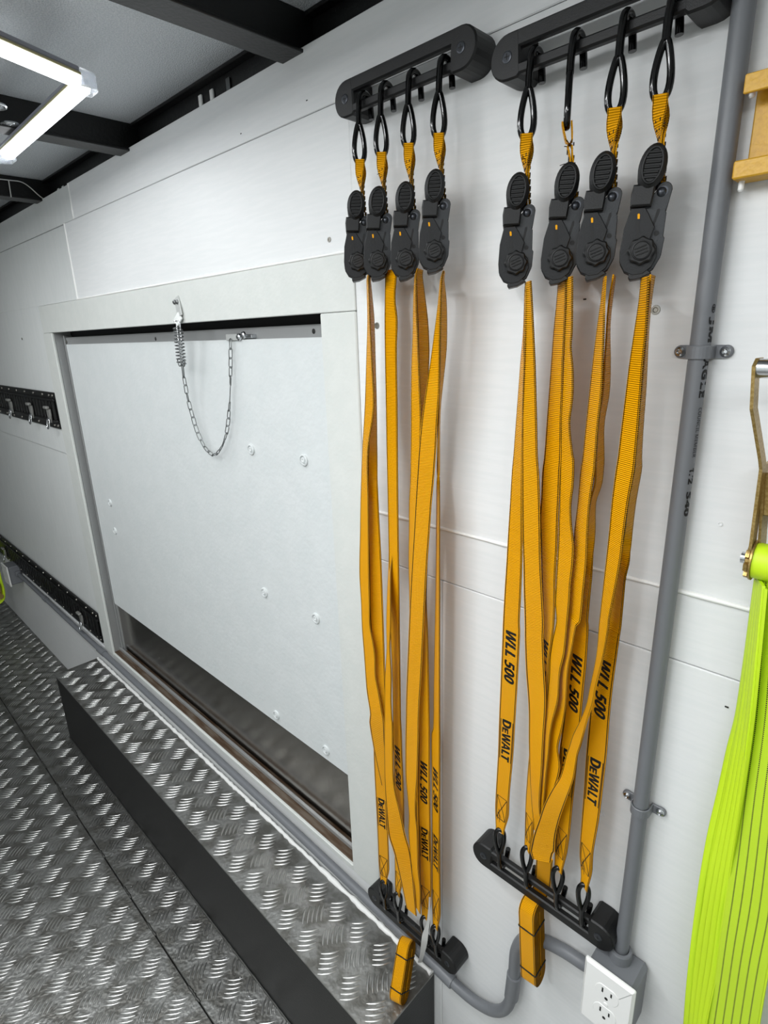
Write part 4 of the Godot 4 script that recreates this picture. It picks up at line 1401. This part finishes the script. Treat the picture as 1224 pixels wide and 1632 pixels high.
	for i in 8:
		var s: Dictionary = spec[i]
		var g := 0 if i < 4 else 1
		var nk := P(s.neck[0], s.neck[1], 0.046)
		var t := thing("ratchet_strap", "yellow ratchet strap, %s, hung %s" % [s.ord, where[g]], "ratchet strap", Vector3(nk.x, RACKS[s.lo][1], 0.04), "yellow ratchet straps " + where[g])
		var hub := P(s.hub[0], s.hub[1], s.z)
		var turn := atan2(EYE.x - hub.x, EYE.z - hub.z)
		var face := turn + (PI / 2.0 if s.has("edge") else 0.0)
		var eye := hook("upper_hook", nk.x, s.up, t, face)
		var ra := ratchet(hub, turn, s.roll, t)
		anchor(eye, ra.pin, face, ra.axle, t, 30 + i)
		var printed := web_edges(webs[i][0], z1, WEB, (760.0 if i < 4 else 880.0) if i in [0, 2, 3, 6, 7] else -1.0)
		var le := hook("lower_hook", (printed.L[-1].x + printed.R[-1].x) / 2.0, s.lo, t, turn)
		end_in_eye(printed, le)
		if i < 4: lead_up(printed)
		var w := ribbon("long_webbing", printed, M.webbing, t)
		var tx: Array = texts[i]
		if tx[0].size() > 0: web_text(printed, "WLL 500", tx[0][0], tx[0][1], w, 0.2, 0.8)
		if tx[1].size() > 0: wordmark(printed, tx[1][0], tx[1][1], w)
		if tx[2].size() > 0: stitch_box(printed, tx[2][0], tx[2][1], w)
		var tail := web_edges(webs[i][1], z2 + (0.008 if i == 7 or i == 1 else (0.004 if i == 3 else 0.0)))
		if i < 4 and i != 1: lead_up(tail)
		ribbon("tail_webbing", tail, M.webbing, t)
		if i == 3:
			coil(P(650, 1494, 0.036), Py(634, 1600, 0.3125) + Vector3(0, 0.004, 0), Vector3(1.0, 0.0, -0.12), t, 8)
		if i == 7:
			var tp := P(846, 1434, 0.040)
			coil(tp, P(850, 1560, 0.042), Vector3(1, 0, -0.05), t, 8)
			var L := []
			var R := []
			for q in [[868, 1362, 0.058], [867, 1380, 0.046], [866, 1396, 0.030], [864, 1412, 0.015], [857, 1428, 0.014]]:
				var cc := P(q[0], q[1], q[2])
				L.append(cc - Vector3(WEB / 2.0, 0, 0)); R.append(cc + Vector3(WEB / 2.0, 0, 0))
			L.append(tp + Vector3(-WEB / 2.0, -0.01, -0.010)); R.append(tp + Vector3(WEB / 2.0, -0.01, -0.010))
			ribbon("tail_webbing", {"L": spline(L, 5), "R": spline(R, 5)}, M.webbing, t)
	# strip of clear film caught on the lower rack
	var f := thing("film_strip", "narrow strip of pale plastic film caught on the rack above the step", "plastic strip", P(677, 1490, 0.05))
	var fl := []
	var fr := []
	for q in [[685, 1430, 0.056, 1.3], [684, 1452, 0.056, 1.8], [682, 1472, 0.056, 2.6], [678, 1488, 0.056, 4.6], [676, 1503, 0.054, 4.8], [673, 1520, 0.046, 3.6], [669, 1534, 0.034, 3.0]]:
		fl.append(P(q[0] - q[3], q[1], q[2])); fr.append(P(q[0] + q[3], q[1], q[2] - 0.003))
	ribbon("strip", {"L": spline(fl, 4), "R": spline(fr, 4)}, M.film, f, 0.0006)

# ---------------------------------------------------------------- right side
func sweep_rect(st: SurfaceTool, pts: Array, wx: float, wz: float) -> void:
	flat(st)
	var rings := []
	for p in pts: rings.append([p, p + Vector3(wx, 0, 0), p + Vector3(wx, 0, -wz), p + Vector3(0, 0, -wz)])
	for i in rings.size() - 1:
		for k in 4: quad(st, rings[i][k], rings[i][(k + 1) % 4], rings[i + 1][(k + 1) % 4], rings[i + 1][k])
	quad(st, rings[0][3], rings[0][2], rings[0][1], rings[0][0])
	var e: Array = rings[-1]
	quad(st, e[0], e[1], e[2], e[3])

func build_right_side() -> void:
	# yellow steel channel
	var x0 := -0.1815
	var x1 := 0.62
	var c := thing("steel_channel", "yellow painted steel channel fixed across the wall beside the conduit", "channel", Vector3(x0, 1.747, 0.0))
	sheet("web", x0 + 0.004, x1, 1.750, 1.826, 0.0, 0.004, M.yellow, c)
	sheet("flange", x0, x1, 1.824, 1.8285, 0.002, 0.0271, M.yellow, c, 0.0008)
	sheet("lip", x0, x1, 1.8135, 1.8285, 0.027, 0.031, M.yellow, c, 0.0008)
	sheet("flange", x0, x1, 1.7465, 1.751, 0.002, 0.0271, M.yellow, c, 0.0008)
	sheet("lip", x0, x1, 1.7465, 1.7615, 0.027, 0.031, M.yellow, c, 0.0015)
	for q in [[1199.0, 149.0], [1181.0, 299.0]]:
		var p := P(q[0], q[1], 0.016)
		var st := ST()
		lathe(st, p + Vector3(0, 0.006, 0), Vector3.DOWN, [Vector2(0.0026, 0), Vector2(0.0026, 0.008), Vector2(0.0015, 0.0095), Vector2(0, 0.0098)], 12)
		obj("bolt_tip", st, M.plate, c, "white plastic bolt tip")
	# lime cargo strap with a plated ratchet
	var t := thing("lime_ratchet_strap", "wide lime green cargo strap with a gold plated ratchet at the frame's edge of the wall".replace(" at the frame's edge of the wall", " hung below the yellow channel"), "ratchet strap", Vector3(-0.09, 1.38, 0.04))
	var pts := []
	for q in [[1204, 571, 0.078], [1198, 584, 0.084], [1194.5, 652, 0.080], [1208, 733, 0.058], [1209.5, 748, 0.054], [1201, 812, 0.050], [1193, 873, 0.050], [1190, 905, 0.047]]: pts.append(P(q[0], q[1], q[2]))
	for k in 2:
		var st := ST()
		var sh := []
		for p in pts: sh.append(p + Vector3(0.060 * k, 0, 0))
		sweep_rect(st, sh, 0.0028, 0.017)
		obj("handle_plate", st, M.chromate, t)
	var st3 := ST()
	var bar := P(1203, 587, 0.074)
	tube(st3, [bar + Vector3(0.0, 0, 0), bar + Vector3(0.065, 0, 0)], 0.0085, 18)
	obj("handle_bar", st3, M.zinc, t, "silver handle bar")
	var sp := P(1206, 893, 0.036)
	for k in 2:
		var ax := Vector3(1, 0, 0)
		var st := ST()
		var gear := []
		for i in 64:
			var an := TAU * i / 64
			gear.append(Vector2(cos(an), sin(an)) * (0.0195 if i % 8 < 5 else 0.0155))
		prism(st, gear, 0.0, 0.004, Transform3D(Basis(Vector3(0, 0, -1), Vector3.UP, ax), sp + Vector3(-0.0075 + 0.056 * k, 0, 0)), 0.0006)
		obj("ratchet_gear", st, M.chromate, t)
		st = ST()
		lathe(st, sp + Vector3(-0.003 + 0.047 * k, 0, 0), ax, [Vector2(0, 0), Vector2(0.021, 0), Vector2(0.021, 0.0018), Vector2(0, 0.0018)], 26)
		obj("spool_flange", st, M.chromate, t)
		# frame cheeks behind the handle
		st = ST()
		var ck := []
		for q in [[1213, 742, 0.040], [1212, 800, 0.038], [1207, 870, 0.036], [1203, 924, 0.034]]: ck.append(P(q[0], q[1], q[2]) + Vector3(0.046 * k, 0, 0))
		sweep_rect(st, ck, 0.0025, 0.026)
		obj("frame_cheek", st, M.chromate, t)
	st3 = ST()
	tube(st3, [sp + Vector3(-0.0135, 0, 0), sp + Vector3(0.062, 0, 0)], 0.006, 14)
	obj("axle", st3, M.zinc, t)
	st3 = ST()
	box(st3, P(1216, 752, 0.030), P(1216, 820, 0.030) + Vector3(0.044, 0, 0.004), 0.001)
	obj("pawl_plate", st3, M.chromate, t)
	st3 = ST()
	tube(st3, [sp + Vector3(-0.001, 0, 0), sp + Vector3(0.044, 0, 0)], 0.0185, 26)
	obj("wound_webbing", st3, M.lime_plain, t, "lime webbing wound on the spool")
	var main := web_edges(["X", [905, 1213, 1296], "L", [0, 640, 930], [400, 585, 880], [720, 545, 840], [1100, 490, 790], [1370, 455, 735], [1632, 415, 690], [1900, 375, 650]], 0.047, 0.0508)
	ribbon("webbing", main, M.lime, t, 0.003, 0.0098)
	var flap := web_edges(["X", [915, 1205, 1219], "L", [0, 570, 645], [200, 520, 622], [380, 480, 605], [680, 410, 560], [1050, 350, 505], [1350, 315, 468], [1632, 295, 412], [1900, 280, 372]], 0.040, 0.030)
	ribbon("webbing", flap, M.lime_plain, t, 0.003, 0.0066)
	var flap2 := web_edges(["X", [925, 1210, 1222], "L", [0, 590, 660], [380, 520, 610], [680, 455, 565], [1050, 385, 510], [1350, 345, 472], [1632, 322, 416], [1900, 300, 376]], 0.0445, 0.022)
	ribbon("webbing", flap2, M.lime_plain, t, 0.003, 0.0066)
	# the lime strap at the far end of the lower rail
	var f := thing("lime_strap", "lime green strap with a brass coloured ratchet hanging from the lower cargo rail", "ratchet strap", Vector3(-3.8, 0.3, 0.05))
	var L := []
	var R := []
	for q in [[-3.94, 0.50, 0.02], [-3.92, 0.42, 0.05], [-3.86, 0.32, 0.07], [-3.82, 0.24, 0.075], [-3.80, 0.19, 0.09], [-3.81, 0.165, 0.12], [-3.86, 0.17, 0.14]]:
		L.append(Vector3(q[0] - 0.02, q[1], q[2] + 0.02)); R.append(Vector3(q[0] + 0.012, q[1], q[2] - 0.02))
	ribbon("webbing", {"L": spline(L, 6), "R": spline(R, 6)}, M.lime_plain, f, 0.003, 0.03)
	st3 = ST()
	box(st3, Vector3(-3.86, 0.20, 0.07), Vector3(-3.80, 0.29, 0.105), 0.006)
	tube(st3, [Vector3(-3.87, 0.215, 0.09), Vector3(-3.78, 0.215, 0.09)], 0.018, 16)
	obj("ratchet_body", st3, M.chromate, f)

# ---------------------------------------------------------------- spring latch and chain
func build_chain() -> void:
	var t := thing("spring_latch", "zinc spring latch hanging on the board above the hatch door", "latch", P(283, 500, 0.01))
	var st := ST()
	var top := P(282.5, 484, 0.004)
	var a := P(287, 503, 0.008)
	var b := P(281, 514, 0.012)
	for q in [[top + Vector3(0, 0.012, 0), a], [a, b]]:
		var d: Vector3 = (q[1] - q[0]).normalized()
		var n := Vector3(0, 0, 1)
		var w := d.cross(n).normalized()
		var fr := Transform3D(Basis(w, -d, n.slide(d).normalized()), q[0])
		box(st, Vector3(-0.011, -q[0].distance_to(q[1]) - 0.002, -0.0015), Vector3(0.011, 0.002, 0.0015), 0.0005, fr)
	obj("bracket", st, M.bright, t)
	for s in [-1.0, 1.0]:
		st = ST()
		lathe(st, top + Vector3(s * 0.0065, 0.0035, 0.0015), Vector3(0, 0, 1), [Vector2(0.0055, 0), Vector2(0.0052, 0.003), Vector2(0.003, 0.005), Vector2(0, 0.005)], 14)
		obj("screw", st, M.wire, t)
	var s0 := P(284, 516, 0.013)
	var s1 := P(291, 583, 0.006)
	st = ST()
	var ax := (s1 - s0)
	var side := Vector3(1, 0, 0)
	for s in [-1.0, 1.0]:
		tube(st, [b + side * 0.008 * s + Vector3(0, 0.004, 0), s0 + side * 0.0085 * s, s0.lerp(s1, 0.97) + side * 0.0055 * s], 0.0017, 7)
	tube(st, [b + side * -0.009 + Vector3(0, 0.003, 0), b + side * 0.009 + Vector3(0, 0.003, 0)], 0.0017, 7)
	obj("wire_loop", st, M.zinc, t)
	st = ST()
	var hel := []
	for i in 11 * 14 + 1:
		var f := i / 14.0
		var an := TAU * f
		hel.append(s0.lerp(s1, 0.08 + 0.88 * f / 11.0) + Vector3(cos(an) * 0.0105, 0, sin(an) * 0.0105 + 0.002))
	tube(st, hel, 0.00125, 6)
	obj("coil_spring", st, M.wire, t)
	for s in [-1.0, 1.0]:
		st = ST()
		var j := []
		for q in [[0.001, 0.0], [0.006, -0.004], [0.013, -0.004], [0.0175, 0.004], [0.0175, 0.012]]: j.append(s1 + Vector3(s * q[0], q[1] + 0.004, 0.002))
		tube(st, spline(j, 4), 0.0014, 7)
		obj("wire_hook", st, M.wire, t)
	st = ST()
	for s in [-1.0, 1.0]: tube(st, [s1 + Vector3(s * 0.004, 0.01, 0), P(293, 603, 0.003) + Vector3(s * 0.003, 0, 0)], 0.0013, 6)
	obj("pull_wire", st, M.wire, t)
	# clip on the metal edge
	var cl := thing("chain_clip", "zinc clip bolted to the hatch edge holding the chain", "clip", P(370, 538, -0.03))
	st = ST()
	var c0 := P(361, 543, -0.022)
	var c1 := P(378, 532, -0.022)
	box(st, Vector3(c0.x, c0.y, -0.025), Vector3(c1.x, c1.y, -0.021), 0.001)
	obj("plate", st, M.bright, cl)
	st = ST()
	box(st, Vector3(c1.x - 0.002, c0.y + 0.004, -0.039), Vector3(c1.x + 0.05, c1.y - 0.002, -0.024), 0.001)
	obj("tongue", st, M.zinc, cl)
	for q in [[382.0, 537.0], [389.0, 534.0]]:
		st = ST()
		lathe(st, P(q[0], q[1], -0.024), Vector3(0, 0, 1), [Vector2(0.0075, 0), Vector2(0.0072, 0.004), Vector2(0.004, 0.0065), Vector2(0, 0.007)], 16)
		obj("bolt", st, M.zinc, cl)
	# chain
	var ch := thing("latch_chain", "thin steel chain drooping from the spring latch to the clip", "chain", P(335, 725, -0.01))
	var path := []
	for q in [[293, 601, 0.002], [296, 617, 0.0], [300, 638, -0.003], [306, 660, -0.006], [313, 684, -0.008], [322, 705, -0.010], [331, 719, -0.011], [342, 725, -0.011], [352, 715, -0.011], [359, 698, -0.012], [363, 678, -0.013], [365.5, 650, -0.012], [367, 620, -0.013], [367.5, 590, -0.014], [367.5, 562, -0.015], [367, 541, -0.018]]: path.append(P(q[0], q[1], q[2]))
	path = spline(path, 10)
	var run := [0.0]
	for i in range(1, path.size()): run.append(run[-1] + path[i - 1].distance_to(path[i]))
	var n := 27
	for k in n:
		var ends := []
		for s in [k / float(n), (k + 1) / float(n)]:
			var want: float = run[-1] * s
			var i := 0
			while i < run.size() - 2 and run[i + 1] < want: i += 1
			ends.append(path[i].lerp(path[i + 1], clampf((want - run[i]) / maxf(run[i + 1] - run[i], 1e-6), 0, 1)))
		var e0: Vector3 = ends[0]
		var e1: Vector3 = ends[1]
		var d := (e1 - e0).normalized()
		var hl := e0.distance_to(e1) / 2.0 + 0.0016
		var an := (0.25 if k % 2 == 0 else 1.15) + 0.5 * sin(k * 2.3)
		var w0 := d.cross(Vector3(0, 0, 1)).normalized()
		var w := w0 * cos(an) + Vector3(0, 0, 1) * sin(an) * 0.8
		var loop := []
		for i in 16:
			var t2 := TAU * i / 16
			var q := d * (cos(t2) * 0.0052 + signf(cos(t2)) * (hl - 0.0052)) + w * sin(t2) * 0.0052
			loop.append((e0 + e1) / 2.0 + q)
		st = ST()
		tube(st, loop, 0.00105, 6, true)
		obj("link", st, M.wire, ch)
